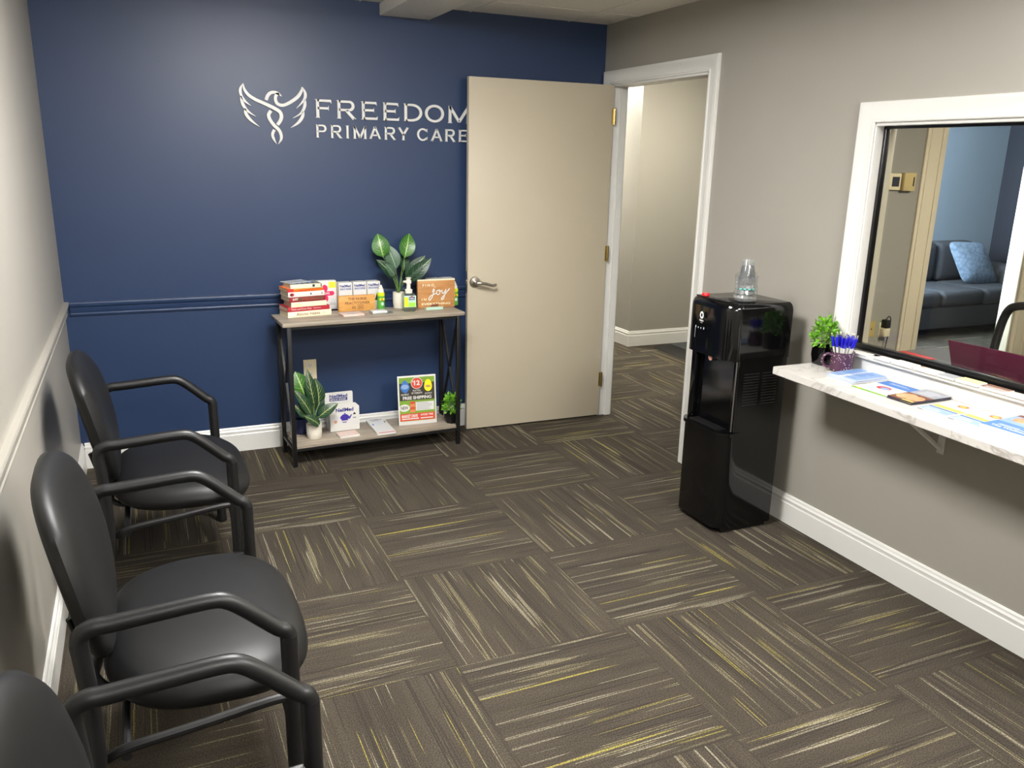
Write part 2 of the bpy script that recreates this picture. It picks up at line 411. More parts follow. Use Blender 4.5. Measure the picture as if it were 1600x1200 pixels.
rail('trim_left_chair_rail', (0, YN, 0), (0, -.0005, 0), (1, 0, 0), m_greige)

def casing(name, path, wdt, x, sgn, m, closed=False, t=.018):
    # mitred moulding in a plane x = const; path lists (y, z) of its inner edge, outward side first given by order
    prof = [(0, 0), (0, t*.55), (.004, t*.7), (wdt*.12, t*.7), (wdt*.16, t*.5), (wdt*.55, t*.62), (wdt*.72, t*.95), (wdt*.86, t), (wdt*.97, t*.95), (wdt, t*.6), (wdt, 0)]
    P = [Vector((0, y, z)) for y, z in path]; n = len(P); rows = []
    def nrm(a, c): d = (c-a).normalized(); return Vector((0, -d.z, d.y))
    for i, p in enumerate(P):
        a = nrm(P[i-1], p) if i > 0 else nrm(p, P[i+1]); c = nrm(p, P[i+1]) if i < n-1 else nrm(P[i-1], p)
        mt = (a+c).normalized(); mt = mt/max(.3, mt.dot(a))
        rows.append([Vector((x+sgn*q, 0, 0))+p+mt*w for w, q in prof])
    k = len(prof); vs = [v for r in rows for v in r]; fs = []
    for i in range(n-1):
        for j in range(k): fs.append((i*k+j, i*k+(j+1) % k, (i+1)*k+(j+1) % k, (i+1)*k+j))
    fs += [tuple(range(k))[::-1], tuple(range((n-1)*k, n*k))]
    b = MB(); b.add(vs, fs, m); return b
# door casing and jambs of the open doorway
b = casing('c', [(DY1, 0), (DY1, DZ), (DY0+.012, DZ), (DY0+.012, 0)], .078, W, -1, m_white)
df = struct(b, 'trim_door_casing', angle=25)
b = MB(); b.box((W-.004, DY0-.012, 0), (x1+.004, DY0, DZ), m_white, .001); b.box((W+.045, DY0-.024, 0), (W+.085, DY0-.012, DZ-.012), m_white)
b.box((W-.004, DY1, 0), (x1+.004, DY1+.012, DZ), m_white, .001); b.box((W+.045, DY1+.012, 0), (W+.085, DY1+.024, DZ-.012), m_white)
b.box((W-.004, DY1, DZ-.012), (x1+.004, DY0, DZ), m_white, .001); struct(b, 'trim_door_jamb')
# the door leaf, open against the blue wall
dr = empty('door_1', (2.995, -.100, 0), None, None); del_ = dr; dr['kind'] = 'structure'; dr.rotation_euler.z = math.radians(-1.0)
b = MB(); b.box((-.912, -.035, .010), (-.004, 0, 2.030), m_door, .0015); leaf_ = b.build('door_leaf', dr)
b = MB()
O = (-.868, -.0352, .905)
b.lathe([(.033, 0), (.033, .004), (.029, .009), (.014, .012), (.0125, .045), (.010, .048)], m_nickel, M=Matrix.Translation(O) @ Matrix.Rotation(PI/2, 4, 'X'))
b.tube(catmull([(-.868, -.078, .905), (-.845, -.086, .906), (-.81, -.086, .898), (-.775, -.084, .888), (-.752, -.080, .893)], 5), [.011]*6+[.0095]*6+[.0085]*9, m_nickel, 12, flat=.8)
hd = b.build('door_handle', leaf_); hd['label'] = 'brushed nickel lever handle'
b = MB(); b.lathe([(.033, 0), (.033, .004), (.029, .009), (.014, .012), (.0125, .045), (.010, .048)], m_nickel, M=Matrix.Translation((-.868, .0002, .905)) @ Matrix.Rotation(-PI/2, 4, 'X'))
b.tube([(-.868, .052, .905), (-.84, .054, .905), (-.80, .052, .899)], [.011, .0095, .0085], m_nickel); b.build('door_handle', leaf_)
b = MB(); b.box((-.9135, -.029, .845), (-.911, -.006, .965), m_nickel); b.box((-.918, -.024, .893), (-.912, -.011, .917), m_nickel, .001); b.build('latch_plate', leaf_)
for z in (.248, 1.05, 1.854):
    b = MB(); b.tube([(.002, -.040, z-.045), (.002, -.040, z+.045)], .007, m_brass, 12)
    b.box((-.014, -.0365, z-.045), (.004, -.0345, z+.045), m_brass); b.box((-.002, -.036, z-.045), (.012, -.030, z+.045), m_brass)
    for q in (-.049, .046): b.lathe([(.004, 0), (.006, .0015), (.004, .003)], m_brass, (.002, -.040, z+q), 10)
    b.build('hinge', dr)['label'] = 'brass hinge'

# hall beyond the door
b = MB(); b.box((4.298, 1.6, 0), (5.75, 4.0, H), m_greige); struct(b, 'wall_hall_block')
b = MB(); b.box((x1-.12, .12, 0), (x1, 4.0, H), m_greige); struct(b, 'wall_hall_left')
b = MB(); b.box((x1-.12, 4.0, 0), (9.5, 4.12, H), m_greige); struct(b, 'wall_hall_end')
b = MB(); b.box((x1, -1.27, 0), (3.9, -1.15, H), m_greige); b.box((3.86, -1.15, 0), (3.9, .12, H), m_greige); struct(b, 'wall_hall_near')
base_run('baseboard_hall_block', (4.283, 1.6, 0), (5.75, 1.6, 0), (0, -1, 0))
base_run('baseboard_hall_corner', (4.298, 1.6, 0), (4.298, 4.0, 0), (-1, 0, 0))
# office and sofa room beyond the window
OX0, OX1 = 5.98, 7.09
b = MB(); b.box((3.9, 0, 0), (OX0, .12, H), m_greige); b.box((OX0, 0, 2.035), (OX1, .12, H), m_greige); b.box((OX1, 0, 0), (8.0, .12, H), m_greige); struct(b, 'wall_office_far')
b = MB(); b.box((8.0, YN, 0), (8.12, .12, H), m_greige); struct(b, 'wall_office_right')
b = MB(); b.box((5.75, .12, 0), (5.87, 4.0, H), m_blue2); struct(b, 'wall_sofa_room_left')
b = MB(); b.box((5.87, 1.95, 0), (9.35, 2.07, H), m_blue2); struct(b, 'wall_sofa_room_far')
b = MB(); b.box((9.35, 0, 0), (9.47, 2.07, H), m_navy); struct(b, 'wall_sofa_room_right')
b = MB(); b.box((8.12, -.12, 0), (9.35, 0, H), m_navy); struct(b, 'wall_sofa_room_near')
base_run('baseboard_office', (3.9, 0, 0), (5.73, 0, 0), (0, -1, 0), m_cream)
b = MB()
for xa, xb, y in ((5.755, 5.965, 0), (OX1+.015, OX1+.225, 0)):
    b.box((xa, y-.016, 0), (xb, y, 2.12), m_cream, .003); b.box((xa+.03, y-.022, 0), (xa+.05, y-.012, 2.10), m_cream, .002); b.box((xb-.06, y-.024, 0), (xb-.045, y-.012, 2.06), m_cream, .002)
b.box((5.965, -.016, 2.04), (OX1+.015, 0, 2.12), m_cream, .003); b.box((OX0-.017, -.004, 0), (OX0, .124, 2.035), m_cream, .001); b.box((OX1-.017, -.004, 0), (OX1-.0005, .124, 2.035), m_cream, .001)
b.box((OX0, .045, 0), (OX0+.012, .085, 2.02), m_cream)
struct(b, 'trim_sofa_doorway')
b = MB(); b.box((OX0, .012, .89), (OX0+.002, .04, .99), m_slot); tag(b.build('strike_plate'), 'dark metal strike plate on the doorway jamb of the sofa room', 'strike plate')

# ---------------------------------------------------------------- reception window
b = casing('w', [(WY1, WZ1), (WY0, WZ1), (WY0, .803)], .078, W, -1, m_white, t=.02); struct(b, 'trim_window_casing', angle=25)
wn = empty('window_1', (3.06, -2.12, WZ0), None, None); wn['kind'] = 'structure'
b = MB(); b.box((W-.003, WY0-.004, WZ0), (3.035, WY0, WZ1), m_white, .001); b.box((W-.003, WY1, WZ1-.012), (3.035, WY0, WZ1), m_white, .001)
b.box((3.060, WY0-.014, WZ0), (3.092, WY0, WZ1), m_cream, .001); b.box((3.060, WY1, WZ1-.012), (3.092, WY0, WZ1), m_cream, .001); b.box((3.060, WY1, WZ0), (3.092, WY0, WZ0+.012), m_cream, .001)
b.build('window_jamb', wn); 
for o in [wn]:
    pass
def relocal(o, root):
    o.matrix_parent_inverse = Matrix.Identity(4); o.location = o.location-root.location
relocal(bpy.data.objects['window_jamb'], wn)
b = MB(); b.box((3.035, WY0-.015, WZ0), (3.060, WY0, WZ1), m_satin, .002); b.box((3.035, WY1, WZ1-.022), (3.060, WY0, WZ1), m_satin, .002)
b.box((3.030, WY1, WZ0), (3.060, WY0, WZ0+.027), m_satin, .003); b.box((3.035, WY1, WZ0), (3.060, WY1+.03, WZ1), m_satin, .002)
o = b.build('window_frame', wn); relocal(o, wn); o['label'] = 'black window frame'
b = MB(); b.box((3.046, WY1+.02, WZ0+.02), (3.052, WY0-.012, WZ1-.018), m_glass); o = b.build('glass_pane', wn); relocal(o, wn)
b = MB(); b.box((2.958, WY1, .862), (3.028, WY0, .875), m_white, .003); b.box((2.977, WY1-.1, .8005), (W, WY0+.001, .862), m_white, .001)
o = b.build('window_sill', wn); relocal(o, wn)

# ---------------------------------------------------------------- ceiling lights
def troffer(x, y, sx, sy, s, col, label, z=H):
    t = empty('ceiling_light', (x, y, z-.004), label, 'ceiling light', 'ceiling light panels')
    b = MB()
    for a, c in (((-sx/2-.02, -sy/2-.02), (sx/2+.02, -sy/2)), ((-sx/2-.02, sy/2), (sx/2+.02, sy/2+.02)), ((-sx/2-.02, -sy/2), (-sx/2, sy/2)), ((sx/2, -sy/2), (sx/2+.02, sy/2))):
        b.box((a[0], a[1], -.012), (c[0], c[1], 0), m_white)
    b.build('frame', t)
    b = MB(); b.box((-sx/2, -sy/2, -.06), (sx/2, sy/2, 0), emis('lit_diffuser', col, s)); b.build('diffuser', t)
for i, (x, y, sx, sy, s, c) in enumerate(LIGHTS):
    troffer(x, y, sx, sy, s, c, ('square ceiling panel light over the chairs', 'square ceiling panel light near the reception window', 'square ceiling panel light at the near end of the room')[i])
troffer(3.72, 2.55, .5, .5, 42, (1, .97, .88), 'square ceiling panel light in the hall corridor')
troffer(4.15, .50, .5, .5, 31, (1, .95, .82), 'square ceiling panel light just inside the hall door')
troffer(5.4, -2.3, .6, .6, 50, (1, .91, .75), 'square ceiling panel light in the office behind glass')
b = MB(); b.box((5.87, .75, 1.0), (5.874, 1.55, 2.0), emis('daylight_pane', (.70, .85, 1), 50)); struct(b, 'window_2')

# ---------------------------------------------------------------- wall lettering and emblem
F_ = {}  # letters as strokes in a w x 1 box
def glyphs(st):
    return st
def wall_letter(ch, x0, x1, z0, z1, name, label, group):
    w, h = x1-x0, z1-z0; t = h*.165; sf = h*.05; b = MB(); O = Vector((0, -.0005, 0)); dpt = .009
    P = lambda pts: b.prism([(x0+p*1, z0+q) for p, q in pts], O, X_, Z_, dpt, m_white)
    def bar(ax, ay, bx, by, tt=t):
        a, c = Vector((ax, ay)), Vector((bx, by)); d = (c-a).normalized(); n = Vector((-d.y, d.x))*tt/2
        P([tuple(a+n), tuple(a-n), tuple(c-n), tuple(c+n)][::-1])
    def stem(cx, y0=0, y1=None, s0=1, s1=1):
        y1 = h if y1 is None else y1
        P([(cx-t/2-(sf if s0 else 0), y0), (cx+t/2+(sf if s0 else 0), y0), (cx+t/2, y0+sf*1.2), (cx+t/2, y1-sf*1.2), (cx+t/2+(sf if s1 else 0), y1), (cx-t/2-(sf if s1 else 0), y1), (cx-t/2, y1-sf*1.2), (cx-t/2, y0+sf*1.2)])
    def arm(ax, bx, y, up, tt=None):  # horizontal arm with a flared end
        tt = tt or t*.78; y0, y1 = y, y+tt
        e = sf*1.6
        if up > 0: P([(ax, y0), (bx, y0), (bx+sf*.6, y1+e), (bx-t*.35, y1), (ax, y1)])
        elif up < 0: P([(ax, y0), (bx-t*.35, y0), (bx+sf*.6, y0-e), (bx, y1), (ax, y1)])
        else: P([(ax, y0), (bx-t*.25, y0), (bx, y0-e), (bx, y1+e), (bx-t*.25, y1), (ax, y1)])
    def arc(cx, cy, rx, ry, a0, a1, tt=t, n=18):
        o, i = [], []
        for k in range(n+1):
            a = math.radians(a0+(a1-a0)*k/n); o.append((cx+rx*math.cos(a), cy+ry*math.sin(a))); i.append((cx+(rx-tt)*math.cos(a), cy+(ry-tt*.85)*math.sin(a)))
        for k in range(n): P([o[k], o[k+1], i[k+1], i[k]][::-1] if a1 > a0 else [o[k], o[k+1], i[k+1], i[k]])
    s = t/2+sf
    if ch in 'FE':
        stem(s); arm(s, w-sf, h-t*.78, -1); arm(s, w*.80, h*.46, 0)
        if ch == 'E': arm(s, w, 0, 1)
    elif ch in 'RP':
        stem(s); r = h*.29; arm_t = t*.78
        P([(s, h-arm_t), (w-sf-r, h-arm_t), (w-sf-r, h), (s, h)]); P([(s, h-2*r), (w-sf-r, h-2*r), (w-sf-r, h-2*r+arm_t), (s, h-2*r+arm_t)])
        arc(w-sf-r, h-r, r, r, -90, 90)
        if ch == 'R': bar(w*.52, h*.45, w-t*.55, 0, t*1.05); P([(w-t*1.2, 0), (w+sf, 0), (w-t*.2, sf*1.3)])
    elif ch == 'D':
        stem(s); r = h/2; a_t = t*.78; rx = w*.55
        P([(s, h-a_t), (w-rx, h-a_t), (w-rx, h), (s, h)]); P([(s, 0), (w-rx, 0), (w-rx, a_t), (s, a_t)]); arc(w-rx, r, rx, r, -90, 90)
    elif ch == 'O': arc(w/2, h/2, w/2, h/2*1.02, 0, 360, n=32)
    elif ch == 'C': arc(w*.52, h/2, w*.52, h/2*1.02, 42, 318, n=26); P([(w*.80, h*.80), (w*.95, h*.66), (w*.93, h*.98)]); P([(w*.80, h*.2), (w*.93, h*.05), (w*.95, h*.34)])
    elif ch == 'I': stem(w/2)
    elif ch == 'M':
        stem(s*.9, s1=0); stem(w-s*.9, s1=0); bar(s*.8, h-t*.3, w/2, t*.5, t); bar(w-s*.8, h-t*.3, w/2, t*.5, t); P([(0, h), (s, h), (s, h-sf*1.3)][::-1]); P([(w, h), (w-s, h), (w-s, h-sf*1.3)])
    elif ch == 'A':
        bar(t*.5, 0, w/2, h-t*.25, t*.95); bar(w-t*.5, 0, w/2, h-t*.25, t*.95); P([(w*.25, h*.26), (w*.75, h*.26), (w*.75, h*.26+t*.7), (w*.25, h*.26+t*.7)])
        P([(w/2-t*.7, h-t*.4), (w/2+t*.7, h-t*.4), (w/2+t*.45, h), (w/2-t*.45, h)]); P([(-sf, 0), (t+sf, 0), (t*.5, sf*1.3)]); P([(w-t-sf, 0), (w+sf, 0), (w-t*.5, sf*1.3)])
    elif ch == 'Y':
        stem(w/2, y1=h*.5, s1=0); bar(w/2, h*.42, t*.45, h, t); bar(w/2, h*.42, w-t*.45, h, t); P([(-sf*.5, h), (t*1.1, h), (t*.4, h-sf*1.3)][::-1]); P([(w+sf*.5, h), (w-t*1.1, h), (w-t*.4, h-sf*1.3)])
    o = b.build(name, None, (x0, 0, z0), norm=True); return tag(o, label, 'wall letter', group)
for (ch, a, c), nm in zip((('F', 1.266, 1.354), ('R', 1.378, 1.478), ('E', 1.509, 1.597), ('E', 1.627, 1.717), ('D', 1.744, 1.850), ('O', 1.866, 1.977), ('M', 2.002, 2.132)),
        ('raised white letter F beginning the word FREEDOM', 'raised white letter R in the word FREEDOM', 'raised white first letter E in the word FREEDOM', 'raised white second letter E in the word FREEDOM', 'raised white letter D in the word FREEDOM', 'raised white letter O in the word FREEDOM', 'raised white letter M ending FREEDOM, partly behind the open door')):
    wall_letter(ch, a, c, 1.787, 1.879, 'wall_letter', nm, 'raised letters of the upper sign line')
for (ch, a, c), nm in zip((('P', 1.264, 1.324), ('R', 1.341, 1.402), ('I', 1.424, 1.440), ('M', 1.463, 1.536), ('A', 1.550, 1.615), ('R', 1.634, 1.697), ('Y', 1.712, 1.771), ('C', 1.820, 1.883), ('A', 1.901, 1.967), ('R', 1.983, 2.044), ('E', 2.064, 2.119)),
        ('small raised white letter P beginning PRIMARY', 'small raised white letter R after the P of PRIMARY', 'small raised white letter I in PRIMARY', 'small raised white letter M in PRIMARY', 'small raised white letter A in PRIMARY', 'small raised white letter R before the Y of PRIMARY', 'small raised white letter Y ending PRIMARY', 'small raised white letter C beginning CARE', 'small raised white letter A in CARE', 'small raised white letter R in CARE', 'small raised white letter E ending CARE, beside the door edge')):
    wall_letter(ch, a, c, 1.687, 1.753, 'wall_letter', nm, 'raised letters of the lower sign line')
LOGO = {
 'a': [(0.911, 1.938, 0.002), (0.915, 1.91, 0.012), (0.934, 1.883, 0.016), (0.964, 1.864, 0.017), (0.998, 1.85, 0.017), (1.032, 1.836, 0.018), (1.066, 1.82, 0.019), (1.086, 1.805, 0.019), (1.091, 1.785, 0.019), (1.084, 1.764, 0.018), (1.069, 1.744, 0.017)],
 'b1': [(0.909, 1.935, 0.003), (0.896, 1.909, 0.013), (0.898, 1.879, 0.014), (0.916, 1.852, 0.011), (0.942, 1.832, 0.002)],
 'b2': [(0.897, 1.876, 0.008), (0.9, 1.848, 0.016), (0.913, 1.82, 0.015), (0.934, 1.799, 0.01), (0.965, 1.78, 0.001)],
 'b3': [(0.913, 1.818, 0.008), (0.916, 1.792, 0.017), (0.938, 1.762, 0.014), (0.979, 1.731, 0.002)],
 'c': [(1.201, 1.935, 0.003), (1.2, 1.919, 0.013), (1.182, 1.89, 0.017), (1.151, 1.865, 0.017), (1.115, 1.845, 0.016), (1.091, 1.841, 0.017), (1.072, 1.85, 0.017), (1.065, 1.87, 0.017), (1.071, 1.89, 0.016), (1.085, 1.896, 0.012)],
 'h': [(1.019, 1.863, 0.017), (1.028, 1.884, 0.017), (1.044, 1.899, 0.016), (1.065, 1.902, 0.015), (1.082, 1.896, 0.014), (1.098, 1.884, 0.002)],
 'r1': [(1.203, 1.934, 0.006), (1.216, 1.909, 0.014), (1.216, 1.886, 0.015), (1.202, 1.862, 0.01), (1.17, 1.829, 0.002)],
 'r2': [(1.214, 1.871, 0.011), (1.213, 1.848, 0.016), (1.203, 1.821, 0.014), (1.184, 1.8, 0.008), (1.15, 1.78, 0.002)],
 'r3': [(1.203, 1.814, 0.012), (1.198, 1.789, 0.017), (1.176, 1.759, 0.014), (1.137, 1.732, 0.002)],
 'd': [(1.04, 1.812, 0.017), (1.027, 1.791, 0.018), (1.034, 1.766, 0.018), (1.053, 1.74, 0.018), (1.073, 1.721, 0.018), (1.084, 1.698, 0.017), (1.084, 1.674, 0.013), (1.07, 1.65, 0.002)],
 'e': [(1.052, 1.719, 0.015), (1.042, 1.696, 0.015), (1.047, 1.673, 0.013), (1.061, 1.648, 0.001)]}
b = MB()
for k, st in LOGO.items():
    c = catmull(st, 6); L, R_ = [], []
    for i, (x, z, w) in enumerate(c):
        a, d = c[max(0, i-1)], c[min(len(c)-1, i+1)]; t = Vector((d[0]-a[0], d[1]-a[1])).normalized(); n = Vector((-t.y, t.x))*w*.47
        L.append((x+n.x, z+n.y)); R_.append((x-n.x, z-n.y))
    for i in range(len(c)-1): b.prism([L[i], R_[i], R_[i+1], L[i+1]], (0, -.0005, 0), X_, Z_, .009, m_white)
tag(b.build('wall_emblem', None, (1.06, 0, 1.65)), 'raised white winged bird emblem with twisted tail left of the wall lettering', 'wall emblem')

# ---------------------------------------------------------------- waiting room chairs
def make_chair(y, label):
    t = empty('waiting_room_chair', (0, y, 0), label, 'chair', 'black vinyl armchairs along the left wall')
    hw = .385
    so = lambda th: (.245*math.copysign(abs(math.cos(th))**(.74), math.cos(th)), .362*math.copysign(abs(math.sin(th))**(.70), math.sin(th))*(1-.10*(1-math.cos(th))/2))
    prof = [(0, .105), (.4, .103), (.7, .097), (.86, .086), (.95, .070), (.99, .05), (1., .035), (.97, .016), (.88, .004), (.6, 0), (0, 0)]
    b = MB(); b.pad(so, prof, m_vinyl, lambda a, c, h: Vector((.435+a, c, .365+h-.022*max(0, a/.245)**2+.010*(a < -.1)*0)), 56); b.build('seat', t, angle=60)
    bo = lambda th: (.300*math.copysign(abs(math.cos(th))**.72, math.cos(th)), .235*math.copysign(abs(math.sin(th))**.80, math.sin(th)))
    def bf(a, c, h):
        zz = .655+c; w = 1+.0*(c); narrow = 1-.22*max(0, -c/.235)**1.5
        a *= narrow; x = .185-(zz-.45)*.20+a*a*.30
        return Vector((x+h, a, zz))
    prof = [(0, .055), (.4, .054), (.7, .050), (.86, .042), (.95, .030), (1., .012), (.98, -.004), (.9, -.014), (.6, -.018), (0, -.018)]
    b = MB(); b.pad(bo, prof, m_vinyl, bf, 56); b.build('backrest', t, angle=60)
    for s in (-1, 1):
        yy = s*hw
        arm = catmull([(.178, yy, .610), (.181, yy, .645), (.205, yy, .660), (.24, yy, .661), (.35, yy, .668), (.435, yy, .672), (.468, yy, .664), (.50, yy, .640), (.54, yy, .603), (.570, yy, .575), (.585, yy, .566), (.594, yy, .546)], 4)
        b = MB(); b.tube(arm, .0185, m_arm, 14); b.build('armrest', t, angle=60)
        b = MB(); b.tube([(.592, yy, .552), (.594, yy, .30), (.596, yy, .004)], .0195, m_black, 14); b.tube([(.596, yy, 0), (.596, yy, .012)], .0205, m_vinyl, 14); b.build('leg', t)
        b = MB(); b.tube(catmull([(.177, yy, .63), (.185, yy, .50), (.185, yy, .35), (.165, yy, .22), (.115, yy, .06), (.10, yy, .004)], 4), .0185, m_black, 14); b.tube([(.098, yy, 0), (.100, yy, .012)], .0205, m_vinyl, 14); b.build('leg', t)
        b = MB(); b.tube(catmull([(.20, yy*.93, .325), (.25, yy*.985, .355), (.40, yy, .375), (.54, yy, .392), (.592, yy, .392)], 5), .0115, m_arm, 10); b.build('side_rail', t)
    b = MB(); b.box((.27, -.20, .345), (.60, .20, .368), m_satin, .004); b.build('seat_pan', t)
    for yy, in ((-.14,), (.14,)):
        b = MB(); b.tube(catmull([(.34, yy, .350), (.22, yy, .352), (.175, yy, .40), (.155, yy, .50), (.140, yy, .56)], 4), .011, m_black, 10, flat=.7); b.build('back_bracket', t)
    b = MB(); b.tube([(.24, -hw, .338), (.24, hw, .338)], .011, m_black, 10); b.tube([(.588, -hw, .335), (.588, hw, .335)], .011, m_black, 10); b.build('cross_rail', t)
    return t
ch = make_chair(-1.305, 'black vinyl armchair nearest the blue wall, first of the row')
for y, lb in ((-2.48, 'black vinyl armchair in the middle of the row, its whole seat in view'), (-3.50, 'black vinyl armchair nearest the camera, cut off by the bottom left corner')):
    c = copy_tree(ch); c.location.y = y; c['label'] = lb

# ---------------------------------------------------------------- console table
TA = math.radians(2.9); TO = Vector((.985, -.385, 0))
tb = empty('console_table', TO, 'grey wood console table with black metal frame against the blue wall', 'table', rz=TA)
TL, TD, TZ, SZ = 1.0, .285, .775, .115
b = MB(); b.box((0, 0, TZ-.020), (TL, TD, TZ), m_shelf, .0015); b.build('tabletop', tb)
b = MB(); b.box((.045, .012, SZ-.016), (TL-.045, TD-.012, SZ), m_shelf, .001); b.build('shelf', tb)
lg = .022
for x in (.022, TL-.022-lg):
    for y in (.006, TD-.006-lg):
        b = MB(); b.box((x, y, 0), (x+lg, y+lg, TZ-.020), m_black, .0015); b.build('leg', tb)
    b = MB(); xc = x+lg/2
    def bar(p, q, w=.012):
        p, q = Vector(p), Vector(q); d = (q-p).normalized(); n = X_.cross(d)*w/2
        b.add([p+n-X_*.006, p-n-X_*.006, q-n-X_*.006, q+n-X_*.006, p+n+X_*.006, p-n+X_*.006, q-n+X_*.006, q+n+X_*.006], [(0, 1, 2, 3), (7, 6, 5, 4), (0, 4, 5, 1), (1, 5, 6, 2), (2, 6, 7, 3), (3, 7, 4, 0)], m_black)
    zc = .42
    bar((xc, .02, TZ-.03), (xc, TD-.02, .12)); bar((xc, TD-.02, TZ-.03), (xc, .02, .12)); b.box((xc-.006, .02, SZ-.03), (xc+.006, TD-.02, SZ-.016), m_black); b.box((xc-.006, .02, TZ-.034), (xc+.006, TD-.02, TZ-.02), m_black)
    b.build('cross_brace', tb)
for y in (.008, TD-.02):
    for zq in (SZ-.030, TZ-.034): b = MB(); b.box((.04, y, zq), (TL-.04, y+.012, zq+.014), m_black); b.build('rail', tb)

E0 = .0005
FX, FZ = X_, Z_   # front faces: ux = +X, uy = +Z, normal -Y
# books, bottom first: x left, x right, thickness, depth, cover, label, spine writing
books = [
 (0.000, .238, .030, .135, m_cream2, 'cream book with dark title, bottom of the stack on the console table', 'Atomic Habits', m_brownp, 1),
 (0.000, .230, .023, .134, m_crimson, 'crimson hardback book second from the bottom of the stack', 'Think', m_cream2, 0),
 (0.020, .212, .026, .128, m_cream2, 'plain cream book between the crimson and dark red books', '', m_gold, 0),
 (0.012, .208, .027, .134, m_dkred, 'dark red book with brown spine panel in the middle of the stack', 'JUST', m_cream2, 0),
 (0.006, .203, .026, .132, m_paper, 'white book with small round spine picture, above the dark red book', '', m_pink, 0),
 (0.004, .198, .017, .132, m_orange, 'orange paperback book near the top of the stack', '', m_red, 0),
 (0.020, .190, .021, .132, m_cream2, 'cream book with striped blue and white cover, top of the stack', '', m_ltgrey, 0)]
z = TZ+E0; BR = math.radians(10)
for i, (xa, xb, th, dp, cov, lab, wr, wm, atom) in enumerate(books):
    t = empty('book', (1.038, -.235, z), lab, 'book', 'stacked books on the console table', rz=BR+math.radians([0, .8, -1, .6, -.5, 1, -1.5][i]))
    b = MB(); b.box((xa, 0, 0), (xb, dp, .0025), cov); b.box((xa, 0, th-.0025), (xb, dp, th), cov); b.box((xa, -.001, 0), (xb, .0035, th), cov, .0008)
    O = Vector((xa, -.001, 0)); L = xb-xa
    if i == 0: b.text('Atomic Habits', O, FX, FZ, .045, .008, .13, .016, m_brownp, bold=.01); b.ell(O, FX, FZ, .024, .015, .010, .010, m_ltgrey); b.text('JC', O, FX, FZ, .19, .009, .02, .013, m_grey)
    if i == 1: b.text('Think and Grow Rich', O, FX, FZ, .018, .007, .11, .010, m_paper); b.text('Napoleon', O, FX, FZ, .14, .008, .04, .008, m_paper)
    if i == 2: b.text('Think', O, FX, FZ, .014, .008, .04, .011, m_gold); b.lines(O, FX, FZ, .10, .012, .05, .004, 1, m_gold)
    if i == 3: b.rect(O, FX, FZ, .035, .006, L-.01, th-.005, m_brownp); b.text('JUST', O, FX, FZ, .016, .007, .03, .014, m_paper, .0012, bold=.03); b.lines(O, FX, FZ, .07, .010, .10, .006, 1, m_red, .001)
    if i == 4: b.ell(O, FX, FZ, .020, th/2, .012, .009, m_red); b.ell(O, FX, FZ, .017, th/2, .006, .005, m_dkpaint, .0012); b.lines(O, FX, FZ, .045, .009, .07, .008, 1, m_ltgrey); b.ell(O, FX, FZ, .122, th/2, .004, .005, m_navyprint); b.ell(O, FX, FZ, .182, th/2, .004, .006, m_grey)
    if i == 5: b.rect(O, FX, FZ, 0, .001, .032, th-.001, m_red); b.lines(O, FX, FZ, .06, .004, .11, .008, 1, m_red); b.rect(O, FX, FZ, .032, th-.004, L, th-.0005, m_gold)
    if i == 6:
        b.rect(O, FX, FZ, .117, .005, .130, th-.003, m_dkpaint); b.rect(O, FX, FZ, .162, .003, .167, th-.001, m_dkpaint); b.lines(O, FX, FZ, .03, .008, .07, .003, 1, m_ltgrey)
        T = Vector((xa, 0, th)); b.rect(T, X_, Y_, .0, .012, L-.005, dp-.004, m_dkpaint)
        for k in range(5): b.rect(T, X_, Y_, .02+k*.03, .02, .038+k*.03, dp-.01, m_paleblue if k % 2 else m_grey, .001)
    b.build('cover', t)
    b = MB(); b.box((xa+.0015, .003, .0025), (xb-.0015, dp-.004, th-.0025), m_pages); b.build('page_block', t)
    z += th+.0003
# booklet lying on the stack
zb = z
b = MB(); b.box((.035, .03, 0), (.165, .125, .002), m_paper); T = Vector((.035, .03, .002))
for k in range(6): b.rect(T, X_, Y_, .010+k*.021, .008, .022+k*.021, .08, (m_grey, m_paleblue)[k % 2], .0005)
o = b.build('booklet'); o.location = (1.045, -.235, zb); o.rotation_euler.z = BR+.25; tag(o, 'white booklet with grey bars lying on top of the book stack', 'booklet')

def nose_box(x, y, z, rz, label, grp='white and blue nasal rinse cartons'):
    w, d, h = .073, .062, .152
    t = empty('medicine_box', (x, y, z), label, 'box', grp, rz=rz)
    b = MB(); b.box((0, 0, 0), (w, d, h), m_paper, .001); O = (0, 0, 0)
    b.rect(O, FX, FZ, .004, .108, w-.004, .126, m_ltgrey); b.text('NeilMed', O, FX, FZ, .005, .127, w-.012, .015, m_navyprint, bold=.03)
    b.text('SINUS RINSE', O, FX, FZ, .005, .112, w-.010, .011, m_navyprint, bold=.02)
    b.lines(O, FX, FZ, .006, .092, w-.014, .012, 2, m_ltgrey); b.lines(O, FX, FZ, .006, .062, .03, .024, 4, m_ltgrey)
    b.rect(O, FX, FZ, 0, .048, w, .056, m_blueprint); b.poly(O, FX, FZ, [(.040, .050), (.068, .050), (.062, .062), (.060, .076), (.054, .085), (.049, .076), (.046, .062)], m_dkpaint, .0012)
    b.rect(O, FX, FZ, .0, .03, w, .044, m_ltgrey); b.text('NeilMed', (0, d, h), X_, -Y_, .006, .02, w-.012, .014, m_ltgrey)
    b.build('carton', t); return t
nb = nose_box(1.338, -.100, TZ+E0, TA, 'white and blue carton next to the pink-printed box, left of three')
